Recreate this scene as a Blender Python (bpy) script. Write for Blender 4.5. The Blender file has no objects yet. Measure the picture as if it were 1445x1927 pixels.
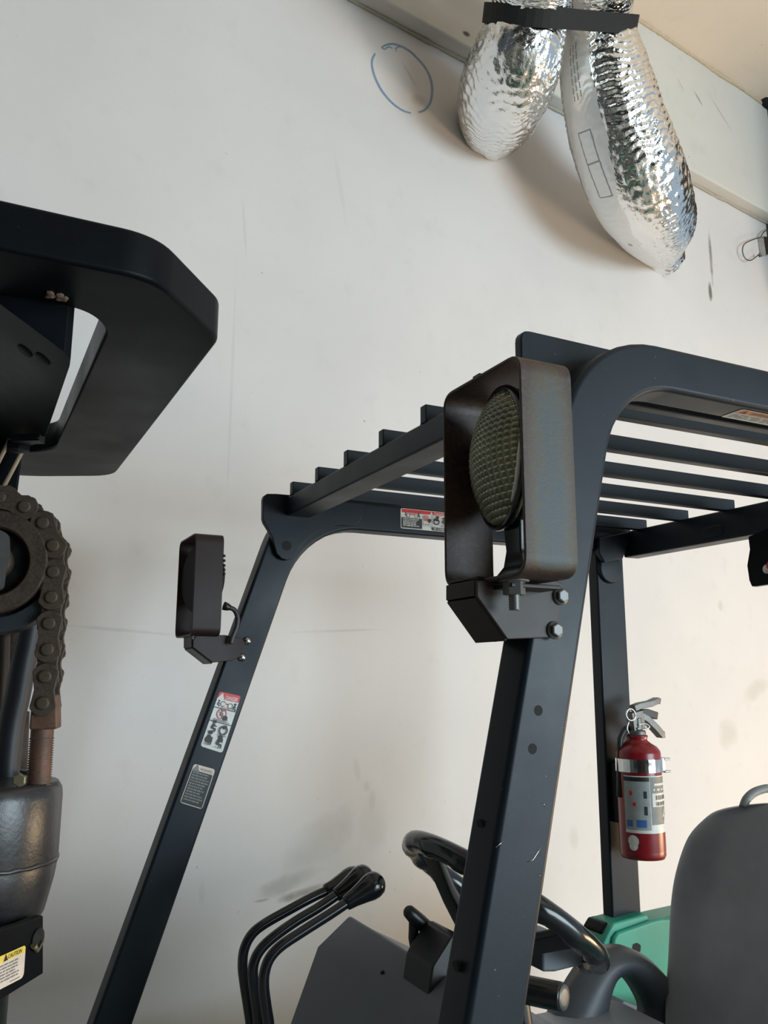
import bpy, bmesh, math, random
from mathutils import Vector, Matrix
from mathutils import noise as mnoise
random.seed(7)
sc = bpy.context.scene
COL = sc.collection
# ------------------------------------------------------------------ camera, world, lights, exposure
H = 1.64                                   # eye height; world x runs along the truck to its rear, y away from the camera
PITCH, ROLL, YAW, FPX = math.radians(11.069), math.radians(0.168), math.radians(26.205), 1600.0
CX, CY = 722.5, 963.5
def _basis():
    cp, sp = math.cos(PITCH), math.sin(PITCH); c, s = math.cos(ROLL), math.sin(ROLL)
    fw = Vector((0, cp, sp)); up = Vector((0, -sp, cp)); rt = Vector((1, 0, 0))
    r2 = c*rt + s*up; u2 = -s*rt + c*up
    ax = Vector((math.cos(YAW), math.sin(YAW), 0)); ay = Vector((-math.sin(YAW), math.cos(YAW), 0)); az = Vector((0, 0, 1))
    f = lambda v: Vector((ax.dot(v), ay.dot(v), az.dot(v)))
    return f(r2), f(u2), f(fw)
RT, UP, FW = _basis()
cam_d = bpy.data.cameras.new('camera'); cam = bpy.data.objects.new('camera', cam_d); COL.objects.link(cam)
cam_d.sensor_fit = 'VERTICAL'; cam_d.sensor_height = 36.0; cam_d.sensor_width = 27.0
cam_d.lens = FPX/1927.0*36.0; cam_d.clip_start = 0.02; cam_d.clip_end = 200
m = Matrix.Identity(4)
for i, v in enumerate((RT, UP, -FW)):
    for j in range(3): m[j][i] = v[j]
m[0][3], m[1][3], m[2][3] = 0, 0, H
cam.matrix_world = m; sc.camera = cam

sc.view_settings.view_transform = 'Standard'; sc.view_settings.look = 'None'
sc.view_settings.gamma = 1.0; sc.view_settings.use_curve_mapping = False
sc.view_settings.exposure = 0.04
w = bpy.data.worlds.new('world'); sc.world = w; w.use_nodes = True
bg = w.node_tree.nodes['Background']; bg.inputs[0].default_value = (0.66, 0.83, 1.0, 1); bg.inputs[1].default_value = 0.55

def area(name, loc, target, sx, sy, power, color):
    d = bpy.data.lights.new(name, 'AREA'); d.shape = 'RECTANGLE'; d.size = sx; d.size_y = sy; d.energy = power; d.color = color
    o = bpy.data.objects.new(name, d); COL.objects.link(o); o.location = loc
    o.rotation_euler = (Vector(target)-Vector(loc)).to_track_quat('-Z', 'Y').to_euler(); return o
area('door_daylight', (4.9, -5.4, 1.8), (0.7, 2.8, 2.3), 4.6, 3.0, 545, (0.74, 0.905, 1.0))
area('sunlit_apron_bounce', (6.0, 0.2, 0.30), (2.9, 3.2, 1.2), 2.4, 1.0, 140, (1.0, 0.70, 0.40))

# ------------------------------------------------------------------ helpers
def ray(x, y): return FW + RT*((x-CX)/FPX) - UP*((y-CY)/FPX)
CAM = Vector((0, 0, H))
def PN(x, y, p, n):                        # where the sight line through an image point meets a plane
    d = ray(x, y); n = Vector(n); return CAM + d*((Vector(p)-CAM).dot(n)/d.dot(n))
def PY(x, y, Y): return PN(x, y, (0, Y, H), (0, 1, 0))
def PXp(x, y, X): return PN(x, y, (X, 0, H), (1, 0, 0))
def PZ(x, y, z): return PN(x, y, (0, 0, z), (0, 0, 1))
V = Vector

class MB:
    def __init__(s): s.v = []; s.f = []; s.mi = []; s.sm = []
    def add(s, vs, fs, m=0, smooth=False):
        b = len(s.v); s.v += [V(p) for p in vs]
        for f in fs: s.f.append([b+i for i in f]); s.mi.append(m); s.sm.append(smooth)
        return s
    def hexa(s, a, b, m=0):                # two 4-point loops
        s.prism(a, b, m)
    def prism(s, a, b, m=0, caps=True, smooth=False):
        n = len(a); fs = [[i, (i+1) % n, n+(i+1) % n, n+i] for i in range(n)]
        s.add(list(a)+list(b), fs, m, smooth)
        if caps:
            s.add(a, [list(range(n))[::-1]], m); s.add(b, [list(range(n))], m)
        return s
    def ext(s, pts, d, m=0, **k):
        d = V(d); return s.prism([V(p) for p in pts], [V(p)+d for p in pts], m, **k)
    def box(s, lo, hi, m=0):
        x0, y0, z0 = lo; x1, y1, z1 = hi
        return s.prism([(x0,y0,z0),(x1,y0,z0),(x1,y1,z0),(x0,y1,z0)], [(x0,y0,z1),(x1,y0,z1),(x1,y1,z1),(x0,y1,z1)], m)
    def obox(s, c, u, v_, w_, m=0):        # centre and three half-extent vectors
        c, u, v_, w_ = V(c), V(u), V(v_), V(w_)
        q = lambda k: [c-u-v_+k*w_, c+u-v_+k*w_, c+u+v_+k*w_, c-u+v_+k*w_]
        return s.prism(q(-1), q(1), m)
    def tube(s, path, r, n=12, m=0, caps=True, closed=False):
        path = [V(p) for p in path]; N = len(path)
        rs = r if isinstance(r, (list, tuple)) else [r]*N
        rings = []; prev = None
        for i, p in enumerate(path):
            if closed: t = (path[(i+1) % N]-path[i-1]).normalized()
            else: t = (path[min(i+1, N-1)]-path[max(i-1, 0)]).normalized()
            if prev is None:
                a = V((0, 0, 1)) if abs(t.z) < .9 else V((1, 0, 0))
                u = t.cross(a).normalized()
            else: u = (prev-t*prev.dot(t)).normalized()
            prev = u; w_ = t.cross(u)
            rings.append([p+(u*math.cos(2*math.pi*k/n)+w_*math.sin(2*math.pi*k/n))*rs[i] for k in range(n)])
        vs = [q for rg in rings for q in rg]; fs = []
        for i in range(N if closed else N-1):
            j = (i+1) % N
            for k in range(n): fs.append([i*n+k, i*n+(k+1) % n, j*n+(k+1) % n, j*n+k])
        s.add(vs, fs, m, True)
        if caps and not closed:
            s.add(rings[0], [list(range(n))[::-1]], m); s.add(rings[-1], [list(range(n))], m)
        return s
    def lathe(s, o, axis, prof, n=32, m=0, smooth=True, closed=False, caps=True):
        o, axis = V(o), V(axis).normalized()
        a = V((1, 0, 0)) if abs(axis.x) < .9 else V((0, 0, 1))
        u = axis.cross(a).normalized(); w_ = axis.cross(u)
        rings = [[o+axis*h+(u*math.cos(2*math.pi*k/n)+w_*math.sin(2*math.pi*k/n))*r for k in range(n)] for r, h in prof]
        N = len(rings); vs = [q for rg in rings for q in rg]; fs = []
        for i in range(N if closed else N-1):
            j = (i+1) % N
            for k in range(n): fs.append([i*n+k, i*n+(k+1) % n, j*n+(k+1) % n, j*n+k])
        s.add(vs, fs, m, smooth)
        if caps and not closed:
            if prof[0][0] > 1e-5: s.add(rings[0], [list(range(n))[::-1]], m)
            if prof[-1][0] > 1e-5: s.add(rings[-1], [list(range(n))], m)
        return s
    def loft(s, loops, m=0, smooth=True, caps=True):
        n = len(loops[0]); vs = [q for l in loops for q in l]; fs = []
        for i in range(len(loops)-1):
            for k in range(n): fs.append([i*n+k, i*n+(k+1) % n, (i+1)*n+(k+1) % n, (i+1)*n+k])
        s.add(vs, fs, m, smooth)
        if caps: s.add(loops[0], [list(range(n))[::-1]], m, smooth); s.add(loops[-1], [list(range(n))], m, smooth)
        return s
    def build(s, name, mats, parent=None, org=None, bevel=0, seg=2, weld=True, subsurf=0, recalc=True):
        if org is None: org = ORG.get(parent.name if parent else None, V((0, 0, 0))) if parent else V((0, 0, 0))
        me = bpy.data.meshes.new(name); me.from_pydata([tuple(p-org) for p in s.v], [], s.f)
        mats = mats if isinstance(mats, (list, tuple)) else [mats]
        for q in mats: me.materials.append(q)
        for i, p in enumerate(me.polygons): p.material_index = s.mi[i]; p.use_smooth = s.sm[i]
        bm = bmesh.new(); bm.from_mesh(me)
        if weld: bmesh.ops.remove_doubles(bm, verts=bm.verts, dist=1e-6)
        if recalc: bmesh.ops.recalc_face_normals(bm, faces=bm.faces)
        bm.to_mesh(me); bm.free()
        o = bpy.data.objects.new(name, me); COL.objects.link(o)
        if parent is not None: o.parent = parent; ORG[o.name] = org
        if bevel:
            b = o.modifiers.new('bevel', 'BEVEL'); b.width = bevel; b.segments = seg; b.limit_method = 'ANGLE'; b.angle_limit = math.radians(40); b.harden_normals = False
            for p in me.polygons: p.use_smooth = True
            es = o.modifiers.new('wn', 'WEIGHTED_NORMAL'); es.keep_sharp = False
        if subsurf:
            u = o.modifiers.new('sub', 'SUBSURF'); u.levels = subsurf; u.render_levels = subsurf
        return o
ORG = {}
def thing(name, loc, label, cat, group=None):
    o = bpy.data.objects.new(name, None); COL.objects.link(o); o.location = loc; ORG[o.name] = V(loc)
    o['label'] = label; o['category'] = cat
    if group: o['group'] = group
    return o
def tag(o, label, cat, group=None):
    o['label'] = label; o['category'] = cat
    if group: o['group'] = group
    return o
def plabel(o, s): o['label'] = s; return o
def struct(o): o['kind'] = 'structure'; return o
def offset_in(poly, k):                    # shrink a 3D planar loop towards its centre
    c = sum((V(p) for p in poly), V((0, 0, 0)))/len(poly); return [c+(V(p)-c)*k for p in poly]
def round_poly(pts, r, n=4):               # fillet the corners of a planar 3D loop
    out = []; N = len(pts); pts = [V(p) for p in pts]
    rr = r if isinstance(r, (list, tuple)) else [r]*N
    for i in range(N):
        p, a, b = pts[i], pts[i-1], pts[(i+1) % N]
        if rr[i] <= 0: out.append(p); continue
        da, db = (a-p), (b-p); t = min(rr[i], da.length*.48, db.length*.48)
        pa, pb = p+da.normalized()*t, p+db.normalized()*t
        for k in range(n+1):
            s = k/n; out.append(pa*(1-s)**2+p*2*s*(1-s)+pb*s*s)
    return out
def smooth_path(pts, n=8, closed=False):   # Catmull-Rom
    pts = [V(p) for p in pts]; out = []; N = len(pts)
    for i in range(N if closed else N-1):
        p0 = pts[(i-1) % N] if closed or i > 0 else pts[0]*2-pts[1]
        p1, p2 = pts[i], pts[(i+1) % N]
        p3 = pts[(i+2) % N] if closed or i < N-2 else p2*2-p1
        for k in range(n):
            t = k/n
            out.append(.5*((2*p1)+(p2-p0)*t+(2*p0-5*p1+4*p2-p3)*t*t+(3*p1-p0-3*p2+p3)*t**3))
    if not closed: out.append(pts[-1])
    return out

# ------------------------------------------------------------------ materials
def srgb(r, g, b):
    f = lambda c: ((c/255+.055)/1.055)**2.4 if c/255 > .04045 else c/255/12.92
    return (f(r), f(g), f(b), 1)
class NT:
    def __init__(s, name):
        s.m = bpy.data.materials.new(name); s.m.use_nodes = True; s.t = s.m.node_tree
        s.b = s.t.nodes['Principled BSDF']
    def n(s, typ, **k):
        q = s.t.nodes.new(typ)
        for a, v in k.items():
            if a.startswith('i_'): q.inputs[a[2:].replace('_', ' ')].default_value = v
            else: setattr(q, a, v)
        return q
    def l(s, a, b): s.t.links.new(a, b)
    def set(s, **k):
        for a, v in k.items(): s.b.inputs[a.replace('_', ' ')].default_value = v
    def math(s, op, a, b=None, clamp=False):
        q = s.t.nodes.new('ShaderNodeMath'); q.operation = op; q.use_clamp = clamp
        for i, x in enumerate((a, b)):
            if x is None: continue
            if isinstance(x, (int, float)): q.inputs[i].default_value = x
            else: s.l(x, q.inputs[i])
        return q.outputs[0]
    def mix(s, fac, a, b):
        q = s.t.nodes.new('ShaderNodeMix'); q.data_type = 'RGBA'
        for i, x in ((0, fac), (6, a), (7, b)):
            if isinstance(x, (tuple, float, int)): q.inputs[i].default_value = x
            else: s.l(x, q.inputs[i])
        return q.outputs[2]
    def noise(s, vec, scale, detail=4, rough=.55):
        q = s.n('ShaderNodeTexNoise'); q.inputs['Scale'].default_value = scale; q.inputs['Detail'].default_value = detail; q.inputs['Roughness'].default_value = rough
        if vec is not None: s.l(vec, q.inputs['Vector'])
        return q.outputs[0]
    def ramp(s, x, lo, hi, a=0., b=1.):
        q = s.n('ShaderNodeMapRange'); q.clamp = True; s.l(x, q.inputs[0])
        for i, v in zip((1, 2, 3, 4), (lo, hi, a, b)): q.inputs[i].default_value = v
        return q.outputs[0]
    def obj(s): return s.n('ShaderNodeTexCoord').outputs['Object']
    def bump(s, h, strength=.2, dist=.002):
        q = s.n('ShaderNodeBump'); q.inputs['Strength'].default_value = strength; q.inputs['Distance'].default_value = dist
        s.l(h, q.inputs['Height']); s.l(q.outputs[0], s.b.inputs['Normal'])
    def col(s, c): s.l(c, s.b.inputs['Base Color'])
def plain(name, c, rough=.5, metal=0., **k):
    t = NT(name); t.set(Base_Color=c, Roughness=rough, Metallic=metal, **k)
    co = t.obj(); n = t.noise(co, 60, 3); dark = tuple(x*.86 for x in c[:3])+(1,)
    t.col(t.mix(t.ramp(n, .35, .65), dark, c)); return t.m
def paint(name, c, rough=.42, specks=True, bump=.12, spec=.5):
    t = NT(name); co = t.obj(); t.set(**{'Specular_IOR_Level': spec})
    big = t.noise(co, 5, 5); fine = t.noise(co, 900, 2); sp = t.noise(co, 210, 1)
    lo = tuple(x*.80 for x in c[:3])+(1,); hi = tuple(min(1, x*1.18+.002) for x in c[:3])+(1,)
    cc = t.mix(t.ramp(big, .3, .7), lo, hi)
    if specks: cc = t.mix(t.ramp(sp, .80, .83), cc, srgb(120, 116, 108))
    t.col(cc); t.l(t.ramp(big, .3, .7, rough-.07, rough+.10), t.b.inputs['Roughness'])
    t.bump(t.math('ADD', fine, t.math('MULTIPLY', big, 2.0)), bump, .0008); return t.m
M = {}
M['paint'] = paint('truck_paint', srgb(19, 28, 36), .40, spec=.22)
M['mast'] = paint('mast_paint', srgb(5, 9, 14), .36, spec=.1)
M['blackplastic'] = plain('black_plastic', srgb(20, 21, 23), .38)
M['gloss'] = plain('gloss_black', srgb(26, 28, 30), .18)
M['cowl'] = paint('cowl_plastic', srgb(88, 95, 102), .5, bump=.3)
M['seat'] = paint('seat_vinyl', srgb(128, 133, 140), .42, specks=False, bump=.05)
M['seatdark'] = paint('seat_moulding', srgb(72, 75, 80), .42, specks=False, bump=.05)
M['lab'] = plain('label_grey', srgb(150, 154, 154), .4)
M['seatgrey'] = plain('seat_handle_grey', srgb(120, 124, 124), .5)
M['green'] = paint('green_body_paint', srgb(48, 142, 118), .45, specks=False)
M['steel'] = plain('bright_steel', srgb(190, 190, 188), .25, 1.0)
M['chrome'] = plain('chrome', srgb(225, 225, 222), .08, 1.0)
M['greymetal'] = plain('grey_cast_metal', srgb(105, 105, 103), .45, .6)
M['zinc'] = plain('brass_bolt', srgb(118, 110, 86), .5, .6)
M['dark'] = plain('shade_black', srgb(8, 9, 10), .8)  # near-black stands in for the shade inside holes and recesses
M['red'] = plain('extinguisher_red', srgb(128, 18, 28), .28)
M['white'] = plain('sticker_white', srgb(214, 212, 206), .45)
M['stred'] = plain('sticker_red', srgb(200, 36, 40), .45)
M['black'] = plain('sticker_black', srgb(28, 29, 30), .5)
M['orange'] = plain('sticker_orange', srgb(226, 140, 90), .5)
M['yellow'] = plain('sticker_yellow', srgb(226, 196, 80), .5)
M['grey'] = plain('sticker_grey', srgb(120, 120, 116), .5)
M['cream'] = plain('sticker_cream', srgb(214, 196, 180), .5)
M['blue'] = plain('sticker_blue', srgb(60, 96, 160), .5)
M['tan'] = plain('tan_strip', srgb(170, 150, 125), .5)
M['hose'] = plain('rubber_hose', srgb(36, 40, 46), .5)
M['strap'] = plain('webbing_black', srgb(18, 18, 19), .75)
M['blob'] = plain('black_foam', srgb(20, 19, 18), .9)
def _rust(name, patch):
    t = NT(name); co = t.obj(); n1 = t.noise(co, 14, 6); n2 = t.noise(co, 120, 4); n3 = t.noise(co, 420, 3)
    base = t.mix(t.ramp(n1, .35, .65), srgb(40, 28, 25), srgb(62, 43, 34))
    base = t.mix(t.ramp(n2, .5, .8), base, srgb(80, 60, 45))
    if patch is not None:                  # bare grey-blue paint left in the middle of the near cheek
        sx = t.n('ShaderNodeSeparateXYZ'); t.l(co, sx.inputs[0])
        (x0, y0, z0), (rx, rz) = patch
        dx = t.math('POWER', t.math('ABSOLUTE', t.math('DIVIDE', t.math('SUBTRACT', sx.outputs[0], x0), rx)), 2.2)
        dz = t.math('POWER', t.math('ABSOLUTE', t.math('DIVIDE', t.math('SUBTRACT', sx.outputs[2], z0), rz)), 3.5)
        side = t.ramp(sx.outputs[1], y0+.002, y0+.008, 0, 3)
        d = t.math('ADD', t.math('ADD', dx, dz), side)
        d = t.math('ADD', d, t.math('MULTIPLY', t.math('SUBTRACT', n1, .5), 1.6))
        d = t.math('ADD', d, t.math('MULTIPLY', t.math('SUBTRACT', n2, .5), 2.4))
        base = t.mix(t.ramp(d, .6, 2.3), srgb(80, 69, 48), base)
        base = t.mix(t.ramp(d, .1, 1.3), srgb(60, 68, 71), base)
    t.col(base); t.set(Roughness=.55); t.bump(t.math('ADD', n2, n3), .35, .0006); return t.m
M['rust'] = _rust('rusted_brown_steel', None)
M['rustdark'] = paint('brown_dark_steel', srgb(36, 23, 21), .5, specks=False, spec=.3)
M['bracket'] = paint('brown_grey_steel', srgb(62, 55, 51), .5, specks=False, spec=.3)
def _chainmat(name, a, b):
    t = NT(name); co = t.obj(); n1 = t.noise(co, 40, 6); n2 = t.noise(co, 300, 4)
    t.col(t.mix(t.ramp(n2, .4, .7), t.mix(t.ramp(n1, .35, .65), a, b), srgb(74, 58, 45)))
    t.set(Roughness=.6, Metallic=.2); t.bump(n2, .3, .0006); return t.m
M['chain'] = _chainmat('chain_steel_brown', srgb(40, 33, 28), srgb(64, 53, 43))
M['thread'] = _chainmat('rusty_rod', srgb(84, 56, 44), srgb(112, 76, 58))
def _cast():
    t = NT('cast_cylinder_paint'); co = t.obj(); n1 = t.noise(co, 30, 6, .65); n2 = t.noise(co, 160, 4)
    t.col(t.mix(t.ramp(n1, .3, .7), srgb(34, 34, 36), srgb(50, 48, 48))); t.set(Roughness=.32)
    t.bump(t.math('ADD', n1, t.math('MULTIPLY', n2, .3)), .2, .004); return t.m
M['cast'] = _cast()
def _foil():
    t = NT('crinkled_foil'); co = t.obj(); n1 = t.noise(co, 34, 3, .5); n2 = t.noise(co, 110, 2, .6)
    t.set(Base_Color=(.84, .84, .83, 1), Metallic=1.0, Roughness=.11)
    t.bump(t.math('ADD', n1, t.math('MULTIPLY', n2, .25)), .35, .012); return t.m
M['foil'] = _foil()
def _foilp():
    t = NT('printed_foil'); co = t.obj(); n1 = t.noise(co, 20, 5, .6)
    t.set(Base_Color=(.78, .78, .77, 1), Metallic=.5, Roughness=.40); t.bump(n1, .3, .012); return t.m
M['foilp'] = _foilp()
M['print'] = plain("faint_print", srgb(160, 160, 158), .5, .4)
def _lens(c, u, w_, R_):
    t = NT('ribbed_lens'); t.set(Base_Color=srgb(112, 116, 88), Roughness=.14, Metallic=.3)
    co = t.obj(); n = t.noise(co, 30, 3)
    def along(ax, k):                      # grid in the lens's own axes; light caught by moulded ribs painted pale
        d = t.n('ShaderNodeVectorMath', operation='SUBTRACT'); t.l(co, d.inputs[0]); d.inputs[1].default_value = c
        e = t.n('ShaderNodeVectorMath', operation='DOT_PRODUCT'); t.l(d.outputs[0], e.inputs[0]); e.inputs[1].default_value = ax
        return t.math('ABSOLUTE', t.math('SINE', t.math('MULTIPLY', e.outputs['Value'], k*math.pi/(R_*.985))))
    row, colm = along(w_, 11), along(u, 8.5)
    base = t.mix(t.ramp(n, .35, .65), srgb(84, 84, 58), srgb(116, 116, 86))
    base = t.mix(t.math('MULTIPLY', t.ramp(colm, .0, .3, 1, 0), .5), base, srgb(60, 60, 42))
    dash = t.math('MULTIPLY', t.ramp(row, .05, .42, 1, 0), t.ramp(colm, .35, .7, .12, 1))  # pale dashes stand for glints along the ribs
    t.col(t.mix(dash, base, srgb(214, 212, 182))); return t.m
def _floor():
    t = NT('concrete'); co = t.obj(); n = t.noise(co, 3, 6); t.col(t.mix(t.ramp(n, .3, .7), srgb(150, 146, 140), srgb(182, 178, 170)))
    t.set(Roughness=.6); t.bump(t.noise(co, 80, 4), .2, .002); return t.m
M['floor'] = _floor()
def wallmat(name, c, stains, speck=True):  # stains: (u, z, ru, rz, angle, strength, colour) in the wall's own metres
    t = NT(name); co = t.obj(); sx = t.n('ShaderNodeSeparateXYZ'); t.l(co, sx.inputs[0])
    n1 = t.noise(co, 1.1, 5); n2 = t.noise(co, 9, 5); sp = t.noise(co, 38, 2); sp2 = t.noise(co, 2.3, 2)
    lo = tuple(x*.93 for x in c[:3])+(1,)
    cc = t.mix(t.ramp(n1, .35, .65), lo, c)
    cc = t.mix(t.math('MULTIPLY', t.ramp(n2, .58, .8), .35), cc, tuple(x*.78 for x in c[:3])+(1,))
    if speck:
        k = t.math('MULTIPLY', t.ramp(sp, .735, .765), t.ramp(sp2, .45, .6))
        cc = t.mix(t.math('MULTIPLY', k, .55), cc, srgb(96, 92, 84))
    for (u, z, ru, rz, an, st, kc) in stains:
        a = t.math('SUBTRACT', sx.outputs[0], u); b = t.math('SUBTRACT', sx.outputs[2], z); ca, sa = math.cos(an), math.sin(an)
        p = t.math('ADD', t.math('MULTIPLY', a, ca/ru), t.math('MULTIPLY', b, sa/ru))
        q = t.math('ADD', t.math('MULTIPLY', a, -sa/rz), t.math('MULTIPLY', b, ca/rz))
        d = t.math('ADD', t.math('MULTIPLY', p, p), t.math('MULTIPLY', q, q))
        d = t.math('ADD', d, t.math('MULTIPLY', t.math('SUBTRACT', n2, .5), 2.4))
        cc = t.mix(t.math('MULTIPLY', t.ramp(d, .1, 1.2, 1, 0), st), cc, kc)
    t.col(cc); t.set(Roughness=.62, **{'Specular_IOR_Level': .25}); t.bump(t.math('ADD', n2, t.noise(co, 140, 3)), .12, .0025); return t.m

# ------------------------------------------------------------------ room
TH = math.radians(8.8); DW = V((math.cos(TH), math.sin(TH), 0)); NW = V((-math.sin(TH), math.cos(TH), 0)); D0 = 2.72
def PW(x, y, off=0): return PN(x, y, V((0, 0, H))+NW*(D0-off), NW)
def uz(x, y): p = PW(x, y); return (p-V((0, 0, H))).dot(DW), p.z
ZB, ZC, BD = H+2.905, H+3.70, .085         # beam underside, ceiling, how far the beam stands proud
def wall_box(name, u0, u1, z0, z1, off0, off1, mat, bevel=0):   # slab along the wall; off measured towards the room
    b = MB(); b.box((u0, -off1, z0), (u1, -off0, z1)); o = b.build(name, mat, bevel=bevel)
    o.location = NW*D0; o.rotation_euler = (0, 0, TH); return o
WC = srgb(211, 207, 205)
_st = []
for (x, y, rx, ry, an, st, kc) in [
    (640, 350, 5, 60, .2, .10, srgb(150, 146, 138)), (545, 1660, 60, 16, .2, .35, srgb(120, 110, 96)), (575, 1678, 42, 9, .15, .6, srgb(92, 76, 56)),
    (600, 1585, 70, 40, .5, .22, srgb(140, 134, 124)), (700, 1505, 7, 22, 0, .25, srgb(160, 150, 134)), (672, 1450, 6, 22, .2, .2, srgb(160, 150, 134)),
    (440, 1360, 5, 8, 0, .5, srgb(120, 112, 100)), (700, 1550, 26, 60, 0, .16, srgb(150, 142, 128)), (380, 1680, 6, 22, 0, .14, srgb(150, 148, 142)),
    (1080, 1575, 8, 22, 0, .25, srgb(165, 165, 155)), (1370, 1380, 18, 26, .4, .3, srgb(168, 158, 136)), (1356, 1140, 5, 10, 0, .4, srgb(170, 160, 136)),
    (1420, 1300, 26, 16, .4, .25, srgb(160, 150, 130)), (460, 430, 3, 50, .1, .2, srgb(150, 152, 150)), (436, 720, 3, 210, 0, .16, srgb(150, 152, 150)),
    (690, 1480, 7, 12, 0, .25, srgb(150, 142, 126)), (1337, 480, 3, 45, 0, .75, srgb(100, 92, 80)), (1336, 548, 3, 16, 0, .8, srgb(80, 72, 60)),
    (770, 140, 3, 22, .7, .25, srgb(130, 125, 118)), (790, 190, 18, 10, .3, .25, srgb(130, 125, 118)), (490, 1695, 14, 3, 0, .5, srgb(120, 116, 108)),
    (230, 1186, 105, 1.6, -.05, .2, srgb(130, 132, 134)), (640, 1187, 80, 1.3, .06, .22, srgb(130, 130, 130))]:
    u, z = uz(x, y); u2, _ = uz(x+rx, y); _, z2 = uz(x, y-ry)
    _st.append((u, z, max(.006, abs(u2-u)*1.1), max(.006, abs(z2-z)*1.1), an, st, kc))
wall = struct(wall_box('wall_back', -6, 9.0, 0, ZC+.4, -.15, 0, wallmat('painted_drywall', WC, _st)))
u1, z1 = uz(1240, 190); u2, z2 = uz(1310, 215)
beam_end = uz(1445, 300)[0]-.10
beam = struct(wall_box('trim_1', -6, beam_end, ZB, ZC, .001, BD, wallmat('painted_beam', srgb(206, 203, 196), [
    (uz(1258, 175)[0], uz(1258, 175)[1], .05, .008, -.75, .4, srgb(110, 104, 96)), (uz(1290, 198)[0], uz(1290, 198)[1], .06, .010, -.7, .5, srgb(84, 78, 70)),
    (uz(856, 84)[0], uz(856, 84)[1], .024, .014, .3, .9, srgb(60, 56, 52)), (uz(1330, 222)[0], uz(1330, 222)[1], .16, .006, -.65, .4, srgb(96, 90, 82))]), bevel=.012))
# rough caulk line along the foot of the beam, and a lip where beam meets ceiling
cb = MB(); path = []
for i in range(160):
    u = -1.0+i*(beam_end+1.0)/159; path.append(V((u, -.006-.004*mnoise.noise(V((u*7, 0, 0))), ZB-.004+.007*mnoise.noise(V((u*5, 3, 0))))))
cb.tube(path, [.009+.006*mnoise.noise(V((i*.9, 9, 0))) for i in range(160)], 8)
o = struct(cb.build('trim_2', plain('old_caulk', srgb(176, 166, 150), .7))); o.location = NW*D0; o.rotation_euler = (0, 0, TH)
cb = MB(); path = []
for i in range(160):
    u = 1.0+i*(beam_end-1.0)/159; path.append(V((u, -BD-.004, ZC-.004+.008*mnoise.noise(V((u*4, 5, 0))))))
cb.tube(path, [.012+.008*mnoise.noise(V((i*.9, 2, 0))) for i in range(160)], 8)
o = struct(cb.build('trim_3', plain('ceiling_tape_bead', srgb(196, 178, 150), .7))); o.location = NW*D0; o.rotation_euler = (0, 0, TH)
b = MB(); b.box((-6, -6, ZC), (9, 5.2, ZC+.12)); struct(b.build('ceiling', wallmat('painted_ceiling', srgb(232, 216, 198), [])))
b = MB(); b.box((-8, -9, -.12), (10, 5.2, 0)); struct(b.build('floor', M['floor']))
b = MB(); b.box((-6.15, -6, 0), (-6, 4.5, ZC)); struct(b.build('wall_left', wallmat('side_wall_paint', srgb(92, 96, 100), [], False)))
b = MB(); b.box((-6, -6.2, 0), (2.4, -6, ZC)); b.box((2.4, -6.2, 4.3), (9, -6, ZC)); struct(b.build('wall_front', wallmat('front_wall_paint', srgb(78, 78, 76), [], False)))
# side return past the beam's end, deep shade put into its brown colour
p = PW(1447, 300); b = MB(); b.box((beam_end, -1.2, ZB-.6), (beam_end+.12, 0, ZC)); o = struct(b.build('trim_4', plain('shade_brown', srgb(84, 74, 64), .8))); o.location = NW*D0; o.rotation_euler = (0, 0, TH)
# ring drawn on the wall in blue pen
pen = [(345, 350), (372, 332), (430, 322), (500, 345), (560, 382), (610, 430), (650, 475), (685, 530), (705, 580), (716, 640), (715, 690), (706, 740), (690, 775), (655, 812), (615, 825)]
pen2 = [(560, 830), (520, 820), (480, 800), (430, 763), (390, 722), (350, 672), (320, 620), (295, 565), (280, 515), (273, 470), (278, 430), (298, 392)]
pen3 = [(345, 350), (365, 362), (385, 348), (405, 345), (425, 355)]; pen4 = [(455, 378), (448, 358), (475, 342)]
b = MB()
for k, st in enumerate((pen, pen2, pen3, pen4)):
    pts = smooth_path([PW(630+x/3.905, y/3.905, .0012) for x, y in st], 4); N = len(pts)
    hw = .0065 if k < 2 else .003
    L = []; R = []
    for i, q in enumerate(pts):
        t = (pts[min(i+1, N-1)]-pts[max(i-1, 0)]).normalized(); s_ = t.cross(NW)*hw*(.55+.45*math.sin(math.pi*(i+.5)/N)); L.append(q+s_); R.append(q-s_)
    b.add(L+R, [[i, i+1, N+i+1, N+i] for i in range(N-1)])
W0 = NW*D0
o = b.build('pen_ring', plain('blue_pen', srgb(126, 150, 176), .6)); o.parent = wall; o.matrix_parent_inverse = (Matrix.Translation(W0) @ Matrix.Rotation(TH, 4, 'Z')).inverted()
plabel(o, 'blue pen ring drawn on the white wall')

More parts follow.
